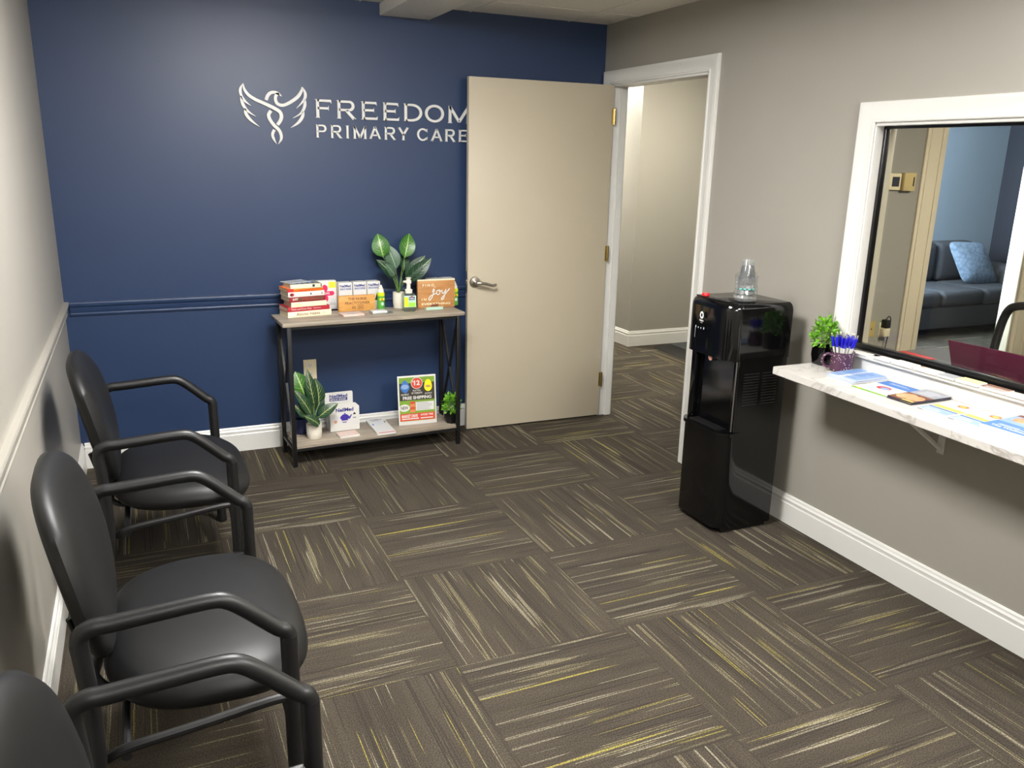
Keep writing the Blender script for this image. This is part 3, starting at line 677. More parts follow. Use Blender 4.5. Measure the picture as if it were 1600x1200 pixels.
for x, y, lb in ((1.419, -.094, 'white and blue carton in the middle of the three behind the honey wood sign'), (1.499, -.090, 'white and blue carton right of three, beside the green spray bottle'), (1.860, -.085, 'white and blue carton behind the joy sign, left of the pair'), (1.944, -.081, 'white and blue carton behind the joy sign, right of the pair')):
    c = copy_tree(nb); c.location = (x, y, TZ+E0); c['label'] = lb
# boxed pack with pink print
t = empty('sugar_test_box', (1.272, -.026, TZ+E0), 'white box with magenta cross and yellow label right of the book stack', 'box', rz=0)
b = MB(); b.box((-.075, -.017, 0), (.064, .017, .160), m_paper, .004); O = (-.075, -.0175, 0)
b.rect(O, FX, FZ, .098, .120, .134, .152, m_yellow); b.lines(O, FX, FZ, .102, .125, .026, .022, 3, m_gold)
b.poly(O, FX, FZ, [(.045, .075), (.120, .078), (.128, .090), (.120, .102), (.045, .100)], m_magenta); b.ell(O, FX, FZ, .075, .118, .016, .020, m_magenta); b.ell(O, FX, FZ, .077, .062, .016, .020, m_magenta)
b.text('SUGAR', O, FX, FZ, .052, .084, .050, .013, m_paper, .0014, bold=.03); b.lines(O, FX, FZ, .10, .05, .03, .014, 3, m_ltgrey); b.text('dula', O, FX, FZ, .10, .024, .032, .018, m_grey, shear=.4); b.rect(O, FX, FZ, .09, .010, .135, .013, m_ltgrey)
b.build('carton', t)
# honey wood sign
t = empty('nurse_sign', (1.325, -.140, TZ+E0), 'honey wood block sign reading THE NURSE PRACTITIONER IS IN', 'sign', rz=TA)
b = MB(); b.box((0, 0, 0), (.206, .022, .086), m_bamboo, .0015); O = (0, 0, 0)
b.text('THE NURSE', O, FX, FZ, .052, .061, .104, .014, m_brownp, bold=.015); b.text('PRACTITIONER', O, FX, FZ, .035, .038, .140, .014, m_brownp, bold=.015)
b.text('IS', O, FX, FZ, .075, .013, .020, .014, m_brownp, bold=.015); b.text('IN', O, FX, FZ, .112, .014, .018, .013, m_brownp, bold=.015)
for q in ((.105, .008, .107, .034), (.135, .008, .137, .034), (.105, .008, .137, .010), (.105, .032, .137, .034)): b.rect(O, FX, FZ, *q, m_brownp)
for q in ((.006, .078), (.2, .078), (.006, .008)): b.ell(O, FX, FZ, q[0], q[1], .002, .002, m_brownp, seg=8)
b.build('sign_board', t)
# joy sign
t = empty('joy_sign', (1.768, -.158, TZ+E0), 'brown wood square sign reading FIND JOY IN EVERYTHING', 'sign', rz=math.radians(-1))
b = MB(); b.box((0, 0, 0), (.219, .022, .160), m_brownwood, .001); b.box((-.0005, -.001, .154), (.2195, .0225, .161), m_cream2, .0005)
O = (0, 0, 0)
b.text('F I N D', O, FX, FZ, .028, .122, .068, .014, m_cream2, bold=.02); b.text('I N', O, FX, FZ, .022, .042, .028, .014, m_cream2, bold=.02); b.text('EVERYTHING', O, FX, FZ, .022, .016, .170, .013, m_cream2, bold=.02)
def script(pts, w):
    c = catmull(pts, 6); N = Vector((0, -.0012, 0)); L, R_ = [], []
    for i, (x, z) in enumerate(c):
        a, d = c[max(0, i-1)], c[min(len(c)-1, i+1)]; tt = Vector((d[0]-a[0], d[1]-a[1])); tt = tt.normalized() if tt.length else Vector((1, 0)); n = Vector((-tt.y, tt.x))*w/2
        L.append(N+Vector((x+n.x, 0, z+n.y))); R_.append(N+Vector((x-n.x, 0, z-n.y)))
    for i in range(len(c)-1): b.add([L[i], R_[i], R_[i+1], L[i+1]], [(0, 1, 2, 3)], m_paper)
s_ = .00108
script([(.086, .088), (.092, .106), (.096, .098), (.084, .062), (.070, .044), (.064, .052), (.078, .070), (.110, .082)], .006)
script([(.124, .100), (.112, .094), (.110, .082), (.118, .074), (.128, .080), (.131, .094), (.124, .101), (.128, .092), (.142, .096)], .006)
script([(.142, .100), (.143, .086), (.150, .080), (.160, .092), (.166, .102), (.160, .078), (.152, .052), (.142, .044), (.140, .052), (.158, .072), (.188, .106)], .006)
b.ell(O, FX, FZ, .100, .118, .003, .003, m_paper, seg=10); b.build('sign_board', t)
# spray bottles
def spray(x, y, label):
    t = empty('spray_bottle', (x, y, TZ+E0), label, 'bottle', 'small green and lime spray bottles')
    b = MB(); b.lathe([(.018, 0), (.021, .003), (.021, .074), (.019, .080), (.010, .084)], m_greenb, seg=24); b.ell((0, -.0212, 0), FX, FZ, .002, .036, .008, .010, m_mint); b.rect((0, -.0212, 0), FX, FZ, -.014, .056, .014, .068, m_lime); b.rect((0, -.0216, 0), FX, FZ, -.003, .052, .003, .066, m_red); b.build('bottle', t)
    b = MB(); b.lathe([(.0205, .078), (.0215, .080), (.0215, .094), (.016, .098)], m_lime, seg=24); b.build('collar', t)
    b = MB(); b.lathe([(.016, .098), (.0155, .112), (.009, .126), (.006, .136), (.005, .138)], m_ceram, seg=20); b.box((-.014, -.016, .120), (-.002, -.004, .129), m_ceram, .002); b.build('nozzle', t)
    return t
sp = spray(1.562, -.135, 'green and lime spray bottle in front of the right carton of three')
c = copy_tree(sp); c.location = (2.004, -.112, TZ+E0); c['label'] = 'green and lime spray bottle mostly hidden behind the joy sign'
# tall plant on table
def pot(t, r, h, m=m_ceram, fill=True, name='pot'):
    b = MB(); b.lathe([(r*.86, 0), (r*.92, .003), (r, h*.4), (r, h), (r*.9, h), (r*.88, h*.86)], m, seg=32); b.build(name, t)
    if fill: b = MB(); b.lathe([(r*.86, h*.84), (r*.6, h*.9), (.001, h*.92)], m_soil, seg=20); b.build('pebbles', t)
t = empty('potted_plant', (1.672, -.105, TZ+E0), 'tall leafy plant in white pot behind the pump bottle on the console table', 'plant')
pot(t, .033, .090)
def plantleaf(t, base, tip, w, face, m, root=(0, 0, .085), droop=.08, stem=True, fold=.2):
    o = t.location; base, tip = Vector(base)-o, Vector(tip)-o
    b = MB(); b.leaf(base, tip, w, face, m, fold=fold, droop=droop)
    if stem:
        r = Vector(root); mid = r.lerp(base, .5)+Vector((0, 0, .02)); b.tube([r, mid, base+(tip-base)*.06], .0018, m_stem, 6)
    b.build('leaf', t, angle=80, norm=False)
Fc = (-.25, -1, .25)
plantleaf(t, (1.580, -.13, 1.065), (1.560, -.10, 1.192), .098, Fc, m_leafb)
plantleaf(t, (1.702, -.13, 1.060), (1.742, -.10, 1.190), .090, (-.1, -1, .2), m_leafb)
plantleaf(t, (1.655, -.12, .995), (1.608, -.09, 1.135), .088, (.1, -1, .25), m_leafg)
plantleaf(t, (1.702, -.11, .985), (1.715, -.07, 1.085), .060, (.2, -1, .2), m_leafd)
plantleaf(t, (1.712, -.12, .940), (1.818, -.14, 1.070), .075, (-.3, -1, .35), m_leafd)
plantleaf(t, (1.722, -.12, .930), (1.848, -.16, 1.055), .080, (.1, -1, .4), m_leafd)
plantleaf(t, (1.730, -.11, .925), (1.835, -.13, 1.000), .060, (.1, -1, .7), m_leafd)
plantleaf(t, (1.640, -.12, .950), (1.545, -.14, 1.055), .068, (.2, -1, .4), m_leafd)
plantleaf(t, (1.648, -.12, .960), (1.590, -.15, 1.030), .055, (-.2, -1, .5), m_leafg)
plantleaf(t, (1.668, -.10, .860), (1.655, -.10, .965), .020, Fc, m_leafd, stem=False)
plantleaf(t, (1.676, -.10, .860), (1.690, -.11, .950), .020, Fc, m_leafd, stem=False)
# pump soap bottle
t = empty('soap_pump_bottle', (1.698, -.212, TZ+E0), 'clear foaming sanitizer pump bottle with green label', 'bottle', rz=-.1)
b = MB(); b.lathe([(.030, 0), (.036, .004), (.037, .05), (.037, .088), (.030, .098), (.015, .100)], m_soap, seg=32, sq=4)
b.build('bottle', t)
b = MB(); O = (0, -.0372, 0); b.rect(O, FX, FZ, -.033, .026, .033, .090, m_mint); b.rect(O, FX, FZ, -.031, .028, -.010, .082, m_lime, .0009); b.rect(O, FX, FZ, -.008, .028, .030, .052, plain('green_label', (150, 210, 70), .5), .0009); b.rect(O, FX, FZ, -.006, .066, .026, .084, m_navyprint, .0009); b.text('PURELL', O, FX, FZ, -.004, .070, .028, .010, m_paper, .0014, bold=.03); b.poly(O, FX, FZ, [(.002, .084), (.018, .084), (.010, .090)], m_red, .0012); b.build('label', t)
b = MB(); b.lathe([(.014, .099), (.020, .100), (.021, .118), (.012, .122), (.010, .150), (.008, .152)], m_ceram, seg=24)
b.lathe([(.008, .150), (.015, .152), (.0155, .168), (.012, .172), (.010, .178), (.015, .180), (.015, .184), (.004, .186)], m_ceram, seg=24); b.box((-.030, -.007, .158), (.0, .007, .168), m_ceram, .003); b.build('pump', t)
# small papers, tray, glass block
b = MB(); b.box((0, 0, 0), (.115, .085, .010), m_pink, .0008); b.box((.0005, .0005, .0005), (.1145, .0845, .007), m_paper); T = (0, 0, .010); b.lines(T, X_, Y_, .01, .01, .095, .06, 5, m_ltgrey, .0004)
o = b.build('note_pad'); o.location = (1.318, -.290, TZ+E0); o.rotation_euler.z = -.12+.25; tag(o, 'pale pink notepad lying in front of the honey wood sign', 'notepad')
t = empty('card_tray', (1.478, -.268, TZ+E0), 'clear tray holding white cards on the console table edge', 'tray', rz=.10)
b = MB(); b.box((0, 0, 0), (.120, .055, .002), m_clear); b.box((0, 0, .002), (.120, .002, .010), m_clear); b.box((0, .053, .002), (.120, .055, .020), m_clear); b.box((0, .002, .002), (.002, .053, .014), m_clear); b.box((.118, .002, .002), (.120, .053, .014), m_clear); b.build('tray_body', t)
b = MB(); b.box((.003, .003, .0025), (.086, .052, .016), m_paper, .0006); b.lines((.003, .003, .016), X_, Y_, .01, .02, .06, .02, 3, m_ltgrey, .0004)
o = b.build('card_stack'); o.location = t.location+Vector((0, 0, 0)); o.rotation_euler.z = .10; tag(o, 'stack of white cards inside the clear tray', 'cards')
t = empty('glass_card_holder', (1.795, -.226, TZ+E0), 'small greenish glass holder with a brown card, before the joy sign', 'card holder', rz=.02)
b = MB(); b.prism([(0, 0), (.036, 0), (.034, .006), (.006, .016), (0, .014)], (0, 0, 0), Y_, Z_, .1, plain('frosted_green_glass', (176, 208, 188), .2)); b.build('glass_base', t)
b = MB(); b.add([(.03, .012, .0175), (.07, .008, .0165), (.085, .026, .026), (.045, .032, .024)], [(0, 1, 2, 3)], m_brownp); b.add([(.03, .012, .0165), (.07, .008, .0155), (.085, .026, .025), (.045, .032, .023)], [(3, 2, 1, 0)], m_brownp); b.build('card', t)

# ------ lower shelf
t = empty('potted_plant', (1.142, -.262, SZ+E0), 'variegated leafy plant in white pot on the lower shelf', 'plant')
pot(t, .041, .080); G = (-.15, -1, .35); r0 = (0, 0, .07)
LB = [((1.105, -.25, .345), (1.062, -.23, .485), .105, m_leafb, G), ((1.150, -.26, .290), (1.118, -.26, .500), .060, m_leafv, G), ((1.145, -.25, .300), (1.100, -.24, .470), .050, m_leafv, G),
      ((1.175, -.24, .280), (1.168, -.23, .440), .075, m_leafv, (.4, -1, .3)), ((1.128, -.28, .250), (1.045, -.29, .400), .062, m_leafv, (.2, -1, .5)), ((1.165, -.27, .230), (1.272, -.28, .305), .065, m_leafv, (-.2, -1, .8)),
      ((1.168, -.29, .190), (1.085, -.31, .262), .060, m_leafv, (.1, -1, .9)), ((1.107, -.28, .235), (1.040, -.27, .315), .05, m_leafv, (.1, -1, .6)), ((1.160, -.24, .26), (1.205, -.23, .36), .05, m_leafd, (.2, -1, .3)),
      ((1.120, -.23, .26), (1.075, -.21, .36), .06, m_leafd, G), ((1.15, -.22, .27), (1.14, -.20, .40), .06, m_leafd, G), ((1.175, -.26, .235), (1.235, -.25, .255), .04, m_leafd, (0, -1, .8))]
for bs, tp, w, m, fc in LB: plantleaf(t, bs, tp, w, fc, m, r0)
t = empty('planter', (1.090, -.165, SZ+E0), 'dark navy round pot behind the variegated plant on the lower shelf', 'pot')
b = MB(); b.lathe([(.022, 0), (.030, .004), (.037, .03), (.038, .06), (.034, .085), (.031, .085), (.033, .06)], plain('navy_glaze', (34, 44, 84), .3), seg=28); b.build('pot_body', t)
t = empty('display_box', (1.243, -.200, SZ+E0), 'white countertop display box with a violet teapot picture', 'box', rz=math.radians(2))
b = MB(); w = .165
b.prism([(.0, 0), (w, 0), (w, .135), (w-.02, .155), (.02, .155), (0, .135)], (0, .002, 0), X_, Z_, .002, m_paper); b.box((0, .002, 0), (.002, .09, .12), m_paper); b.box((w-.002, .002, 0), (w, .09, .12), m_paper); b.box((0, .088, 0), (w, .09, .13), m_paper); b.box((.002, .002, 0), (w-.002, .088, .002), m_paper)
O = (0, 0, 0); b.text('NeilMed', O, FX, FZ, .032, .110, .100, .022, m_navyprint, bold=.03); b.lines(O, FX, FZ, .05, .100, .075, .006, 1, m_ltgrey, th=.8)
b.ell(O, FX, FZ, .082, .076, .026, .016, m_purpot); b.poly(O, FX, FZ, [(.062, .085), (.102, .085), (.094, .094), (.070, .094)], m_purpot); b.ell(O, FX, FZ, .082, .098, .005, .004, m_purpot, seg=8); b.poly(O, FX, FZ, [(.100, .070), (.118, .090), (.124, .090), (.110, .064)], m_purpot); b.poly(O, FX, FZ, [(.062, .058), (.102, .058), (.098, .064), (.066, .064)], m_purpot)
b.rect(O, FX, FZ, .018, .045, .045, .085, m_ltgrey); b.ell(O, FX, FZ, .03, .055, .009, .009, m_tan); b.poly(O, FX, FZ, [(.128, .088), (.146, .088), (.140, .100), (.134, .100)], m_dkpaint); b.rect(O, FX, FZ, .128, .066, .146, .074, m_grey); b.lines(O, FX, FZ, .12, .03, .036, .024, 3, m_ltgrey); b.rect(O, FX, FZ, .068, .046, .092, .051, m_purpot)
b.build('front_panel', t)
b = MB(); b.prism([(-.006, .10), (w-.012, .10), (w-.012, .195), (w-.018, .202), (0, .202), (-.006, .195)], (0, .0875, 0), X_, Z_, .002, m_paper); O = (0, .0855, 0)
b.rect(O, FX, FZ, .020, .150, .122, .168, m_navyprint); b.text('NeilMed', O, FX, FZ, .020, .170, .102, .018, m_navyprint, bold=.03); b.text('SINUS RINSE', O, FX, FZ, .024, .153, .09, .011, m_paper, .0014, bold=.02); b.lines(O, FX, FZ, .03, .190, .09, .005, 1, m_ltgrey)
b.build('header_card', t)
def padobj(loc, rz, sx, sy, h, top, label, name='note_pad', extra=None):
    b = MB(); b.box((0, 0, 0), (sx, sy, h), m_paper, .0006); b.rect((0, 0, h), X_, Y_, .001, .001, sx-.001, sy-.001, top, .0003)
    if extra: extra(b, (0, 0, h))
    o = b.build(name); o.location = loc; o.rotation_euler.z = rz; return tag(o, label, 'notepad')
padobj((1.268, -.330, SZ+E0), .08, .110, .085, .010, m_pink, 'pale pink notepad in front of the teapot display box', extra=lambda b, O: b.lines(O, X_, Y_, .01, .01, .09, .06, 5, m_paper, .0006))
def np2(b, O):
    b.text('NeilMed', O, X_, Y_, .02, .255, .065, .018, m_navyprint, .0008, bold=.02); b.lines(O, X_, Y_, .025, .235, .055, .012, 1, m_purpot, .0008); b.ell(O, X_, Y_, .052, .19, .026, .030, m_ltgrey, .0008)
    b.ell(O, X_, Y_, .016, .18, .006, .012, m_blueprint, .0008); b.rect(O, X_, Y_, .088, .20, .096, .225, m_dkpaint, .0008); b.lines(O, X_, Y_, .01, .06, .085, .07, 6, m_ltgrey, .0008); b.rect(O, X_, Y_, .006, .022, .099, .032, m_red, .0008)
padobj((1.470, -.352, SZ+E0), 0, .105, .29-.03, .012, m_paper, 'tall white printed notepad with a red line, middle of the lower shelf', extra=lambda b, O: np2(b, (O[0], O[1]-.02, O[2])))
# poster in acrylic stand
t = empty('poster_stand', (1.628, -.225, SZ+E0), 'green, black and red price poster standing on the lower shelf', 'poster', rz=math.radians(-3)); t.rotation_euler.x = -.10
b = MB(); w, h = .224, .285; b.box((0, 0, 0), (w, .003, h), m_paper, .0005); O = (0, 0, 0)
g1 = plain('olive_green_print', (122, 158, 52), .5, var=.1, nscale=12); bk = plain('charcoal_print', (56, 52, 44), .5); rd = plain('brick_red_print', (206, 72, 48), .5)
b.rect(O, FX, FZ, .008, .022, w-.008, h-.010, g1, .0003); b.rect(O, FX, FZ, .010, .142, w-.009, .242, bk, .0006); b.rect(O, FX, FZ, .009, .024, w-.009, .066, rd, .0006)
b.poly(O, FX, FZ, [(.008+.006, .216), (.022, .236), (.034, .257), (.045, .260), (.056, .250), (.070, .220), (.066, .206), (.052, .188), (.040, .186), (.026, .196)], m_blueprint, .0009); b.ell(O, FX, FZ, .042, .222, .022, .014, m_paleblue, .0012)
b.ell(O, FX, FZ, .112, .240, .034, .034, m_paper, .0009, 28); b.ell(O, FX, FZ, .112, .240, .031, .031, rd, .0012, 28); b.text('12', O, FX, FZ, .096, .228, .034, .028, m_paper, .0016, bold=.04); b.text('$', O, FX, FZ, .086, .244, .008, .012, m_paper, .0016)
b.ell(O, FX, FZ, .178, .216, .023, .027, m_yellow, .0009, 24, pw=1.6); b.ell(O, FX, FZ, .178, .218, .018, .009, m_gold, .0012); b.lines(O, FX, FZ, .166, .212, .026, .012, 2, bk, .0014)
b.text('PLUS YOU', O, FX, FZ, .088, .193, .045, .009, m_paper, .001, bold=.02); b.text('10 TABLETS', O, FX, FZ, .080, .178, .062, .010, m_paper, .001, bold=.02); b.text('OUTPUT', O, FX, FZ, .018, .172, .046, .010, m_paper, .001, bold=.02); b.text('OUTPUT', O, FX, FZ, .158, .172, .042, .009, m_paper, .001, bold=.02)
b.text('FREE SHIPPING', O, FX, FZ, .028, .147, .168, .019, m_paper, .001, bold=.035)
b.ell(O, FX, FZ, .036, .100, .031, .021, m_paper, .0009, 24, M=None); b.text('NEW', O, FX, FZ+X_*.0, .014, .091, .044, .019, bk, .0014, bold=.02)
for k in range(4): b.rect(O, FX, FZ, .070, .073+k*.016, .098, .087+k*.016, rd if k % 2 else plain('coral_print', (226, 116, 84), .5), .0009)
b.rect(O, FX, FZ, .102, .080, w-.014, .130, m_paper, .0009); b.lines(O, FX, FZ, .108, .083, .094, .044, 5, m_grey, .0012)
b.text('MARKET DRIVE', O, FX, FZ, .018, .042, .094, .018, m_paper, .001, bold=.03); b.rect(O, FX, FZ, .018, .032, .118, .038, m_paper, .001); b.text('AVOID THE', O, FX, FZ, .128, .048, .074, .012, m_paper, .001, bold=.03); b.rect(O, FX, FZ, .128, .032, .202, .038, m_paper, .001)
b.build('poster', t)
b = MB(); b.box((.02, .003, 0), (.204, .004, .2), m_clear); b.box((.02, .003, 0), (.204, .07, .002), m_clear); b.build('stand', t)
def bush(loc, r, hgt, pr, ph, label, square, n=230, seed=3, z0=None):
    t = empty('bushy_plant', loc, label, 'plant', 'small bushy plants in black pots')
    b = MB()
    if square: b.lathe([(pr*.74, 0), (pr*.80, .002), (pr, ph*.55), (pr*.92, ph), (pr*.85, ph), (pr*.85, ph*.9)], m_satin, seg=8, M=Matrix.Rotation(PI/8, 4, 'Z'))
    else: b.lathe([(pr*.8, 0), (pr*.86, .002), (pr*1.02, ph*.5), (pr*.98, ph), (pr*.9, ph), (pr*.9, ph*.9)], m_gloss, seg=28, sq=4)
    b.build('pot', t)
    b = MB(); rr = random.Random(seed)
    for i in range(int(n*1.9)):
        a = rr.uniform(0, 2*PI); ph_ = math.acos(rr.uniform(-.55, 1)); q = rr.uniform(.55, 1)
        d = Vector((math.sin(ph_)*math.cos(a), math.sin(ph_)*math.sin(a), math.cos(ph_)))
        bump = 1+.12*math.sin(a*3+1)*math.sin(ph_*2)
        c = Vector((0, 0, ph+hgt*.30))+Vector((d.x*r*q*bump, d.y*r*q*bump, d.z*hgt*.60*q*bump))
        e = c+(d+Vector((rr.uniform(-.6, .6), rr.uniform(-.6, .6), rr.uniform(-.2, .8)))).normalized()*rr.uniform(.013, .021)
        f = Vector((rr.uniform(-1, 1), rr.uniform(-1, 1), rr.uniform(.2, 1)))
        b.leaf(c, e, .0095, f, m_bush, fold=.2, nu=1, nv=3)
    for i in range(14):
        a = i*2.4; b.tube([(0, 0, ph*.9), (r*.4*math.cos(a), r*.4*math.sin(a), ph+hgt*.35), (r*.75*math.cos(a), r*.75*math.sin(a), ph+hgt*.6)], .001, m_stem, 5)
    o = b.build('foliage', t, angle=80, norm=False); return t
bush((1.932, -.262, SZ+E0), .050, .120, .043, .062, 'small bushy green plant in black pot, right end of the lower shelf', True, 260)

# wall outlet behind plant
def outlet(loc, ux, label, m=m_ivory, kind='duplex', w=.071, h=.115, name='wall_outlet', cat='outlet'):
    n = ux.cross(Z_); t = empty(name, loc, label, cat); b = MB(); O = Vector((0, 0, 0))
    b.prism([(-w/2, -h/2), (w/2, -h/2), (w/2, h/2), (-w/2, h/2)], O, ux, Z_, .005, m); b.build('cover_plate', t)
    b = MB(); P = n*.005
    if kind == 'duplex':
        for zc in (.026, -.026):
            if zc < 0: b.build('socket', t); b = MB()
            b.prism([(.017*math.cos(a*PI/8), zc+.0145*math.sin(a*PI/8)) for a in range(16)], P, ux, Z_, .002, m_ceram)
            Q = P+n*.002
            b.rect(Q, ux, Z_, -.008, zc-.002, -.0055, zc+.006, m_slot); b.rect(Q, ux, Z_, .0055, zc-.002, .008, zc+.006, m_slot); b.ell(Q, ux, Z_, 0, zc-.008, .0025, .0025, m_slot, seg=8)
    elif kind == 'coax': b.prism([(.005*math.cos(a*PI/4), .005*math.sin(a*PI/4)) for a in range(8)], P, ux, Z_, .006, m_slot)
    else: b.rect(P, ux, Z_, -.02, -.02, .02, .02, m_ivory)
    b.build('socket', t); return t
outlet((1.181, -.0005, .432), X_, 'ivory duplex wall outlet above the variegated plant')
outlet((W-.0005, -1.722, .41), -Y_, 'white wall outlet between water cooler and counter', m_white)

# ---------------------------------------------------------------- water cooler
wc = empty('water_cooler', (2.60, -1.715, 0), 'tall glossy black water cooler between the doorway and the counter', 'water cooler')
hw = .155; XB = .30
def rprof(x0, r, n=6):  # plan outline, front at -x with rounded corners
    P = []
    for k in range(n+1): a = PI/2*k/n; P.append((x0+r-r*math.cos(a)*1.0, -hw+r-r*math.sin(a)))
    P = [(x0+r-r*math.sin(PI/2-PI/2*k/n), -hw+r-r*math.cos(PI/2-PI/2*k/n)) for k in range(n+1)]
    Q = [(x, -y) for x, y in P][::-1]
    return P, Q
def body(b, x0, r, z0, z1, m, xb=XB, grow=0, top=0):
    P, Q = rprof(x0, r); P = [(x, y-grow) for x, y in P]; Q = [(x, y+grow) for x, y in Q]
    pl = [(xb, hw+grow)]+Q+P+[(xb, -hw-grow)]
    # bowed front
    pl = [(x-(.022*(1-(y/hw)**2) if x < x0+r*.6 else 0), y) for x, y in pl]
    rows = [(1, z0), (1, z1-top)]
    if top: rows += [(1-.012, z1-top*.6), (1-.035, z1-top*.25), (1-.075, z1)]
    vs = []; cx = (x0+xb)/2
    for s, z in rows: vs += [Vector((cx+(x-cx)*s, y*s, z)) for x, y in pl]
    k = len(pl); fs = [tuple(range(k))[::-1], tuple(range((len(rows)-1)*k, len(rows)*k))]
    for i in range(len(rows)-1): fs += [(i*k+j, i*k+(j+1) % k, (i+1)*k+(j+1) % k, (i+1)*k+j) for j in range(k)]
    b.add(vs, fs, m)
b = MB(); b.box((.05, -hw, .02), (XB-.002, hw, 1.0), m_gloss); b.box((.03, -hw+.01, 0), (XB-.02, hw-.01, .02), m_satin); b.build('cabinet', wc)
b = MB(); body(b, -.012, .05, .795, 1.035, m_gloss, xb=XB, grow=.004, top=.035); hood = b.build('top_hood', wc, angle=50)
b = MB(); body(b, .0, .045, .025, .455, m_gloss, xb=.075, grow=.002); b.build('lower_door', wc, angle=50)
b = MB(); body(b, -.010, .045, .455, .472, m_gloss, xb=.075, grow=.003); b.box((-.005, -.10, .472), (.05, .10, .476), m_satin, .001)
for k in range(6): b.box((.0+k*.008, -.09, .476), (.003+k*.008, .09, .478), m_black)
b.build('drip_tray', wc, angle=50)
b = MB(); b.box((.035, -hw, .472), (.052, -hw+.03, .797), m_gloss, .004); b.box((.022, hw-.035, .472), (.052, hw, .797), m_gloss, .006)
b.box((.048, -hw+.03, .476), (.052, hw-.035, .795), m_gloss); b.build('dispensing_alcove', wc)
b = MB(); b.tube([(.012, -.02, .80), (.012, -.02, .772)], [.02, .016], m_satin, 14); b.tube([(.02, -.055, .80), (.02, -.055, .780)], [.012, .010], m_satin, 12)
b.lathe([(.013, 0), (.013, .002), (.004, .003)], plain('pale_sticker', (206, 150, 136), .5), seg=18, M=Matrix.Translation((-.0075, -.02, .785)) @ Matrix.Rotation(-PI/2, 4, 'Y')); b.build('spout', wc)
b = MB(); b.box((.012, -.02, .1), (.0, -.02, .1), m_steel) if 0 else None
b.tube([(.03, -.152, .48), (.03, -.152, .79)], .003, m_steel, 8); b.build('edge_strip', wc)
b = MB()
LU, LO = -Y_, Vector((-.034, 0, 0))
LO = Vector((-.0345, .03, 0))
b.ell(LO, LU, Z_, .0, .965, .013, .016, m_paper, 0, 24); b.ell(LO, LU, Z_, 0, .965, .0055, .0085, m_gloss, .0006); b.text('PRIMO', LO, LU, Z_, -.014, .937, .028, .008, m_paper, 0, bold=.03); b.text('WATER', LO, LU, Z_, -.008, .930, .016, .004, m_paper, 0)
b.build('logo', hood)['label'] = 'white round drop logo'
b = MB(); LO = Vector((-.0345, .03, 0))
for q, hgt in ((-.036, .006), (-.018, .003), (.0, .003), (.02, .006)):
    b.rect(LO, LU, Z_, q-.0025, .905, q+.0025, .905+hgt+.003, m_ltgrey, 0)
b.rect(LO, LU, Z_, -.040, .86, -.037, .905, m_grey, 0); b.build('indicator_lights', hood)
b = MB(); b.box((.0, -.09, 1.0345), (.028, .125, 1.040), m_satin, .002); b.build('button_strip', hood)
b = MB(); b.lathe([(.014, 0), (.016, .004), (.014, .012), (.006, .014)], plain('red_button', (226, 30, 36), .35), (.012, .075, 1.040), 18, sq=3); b.build('red_button', hood)['label'] = 'small red button'
cab = [o for o in wc.children if o.name.startswith('cabinet')][0]
b = MB()
for c0 in (.072, .172):
    for k in range(12):
        z = .592+k*.0125; b.box((c0, -hw-.0012, z), (c0+.082, -hw+.001, z+.005), m_black, .0006)
b.build('side_vent', cab)
b = MB(); b.rect((0, -hw-.0042, 0), X_, Z_, .028, .80, .030, 1.0, m_slot, .0003); b.box((-.004, -hw-.002, .1), (.0, -hw, .1), m_slot) if 0 else None; b.build('seam', wc)
# cups in wrap
CUP = Vector((2.715, -1.775, 1.036))
cups = []
def cup_mesh(z):
    b = MB(); r0, r1, h = .040, .026, .105
    prof = [(r0, 0), (r0+.002, .001), (r0, .003), (r0-.003, .03), (r1, h-.004), (r1-.003, h), (r1-.004, h-.001), (r0-.004, .03), (r0-.0012, .001)]
    seg = 28; vs = [Vector((math.cos(2*PI*k/seg)*r, math.sin(2*PI*k/seg)*r, q)) for r, q in prof for k in range(seg)]; n = len(prof)
    fs = [(i*seg+k, i*seg+(k+1) % seg, (i+1)*seg+(k+1) % seg, (i+1)*seg+k) for i in range(n-1) for k in range(seg)]; fs.append(tuple(range(5*seg, 6*seg)))
    b.add(vs, fs, m_clear); return b
c0 = cup_mesh(0).build('plastic_cup', None); c0.location = CUP; tag(c0, 'clear plastic cup nested upside down in the wrapped stack on the cooler', 'cup', 'clear cups stacked on the water cooler')
for k in range(1, 6):
    c = c0.copy(); COL.objects.link(c); c.location = CUP+Vector((0, 0, k*.015))
tag(c, 'topmost clear plastic cup of the stack, rising out of its wrap', 'cup', 'clear cups stacked on the water cooler')
b = MB(); seg = 36; rr = random.Random(5); rows = []
for j, (r, z) in enumerate([(.045, .002), (.049, .012), (.045, .024), (.050, .034), (.046, .046), (.049, .056), (.045, .07), (.048, .085), (.046, .098), (.049, .112)]):
    rows.append([Vector((math.cos(2*PI*k/seg)*r*(1+rr.uniform(-.07, .07)), math.sin(2*PI*k/seg)*r*(1+rr.uniform(-.07, .07)), z+rr.uniform(-.004, .004)+(.012*math.sin(2*PI*k/seg+1) if j > 7 else 0))) for k in range(seg)])
vs = [v for r in rows for v in r]; b.add(vs, [(i*seg+k, i*seg+(k+1) % seg, (i+1)*seg+(k+1) % seg, (i+1)*seg+k) for i in range(len(rows)-1) for k in range(seg)], m_wrap)
for k in range(-5, 6):
    a = -2.2+k*.12
    if k % 3: b.add([Vector((math.cos(a+d)*.051, math.sin(a+d)*.051, .052+e)) for d, e in ((0, 0), (.09, 0), (.09, .006), (0, .006))], [(0, 1, 2, 3)], m_teal)
o = b.build('plastic_wrapper', None, angle=15, norm=False); o.location = CUP; tag(o, 'crinkled clear plastic wrapper around the cups on the water cooler', 'wrapper')

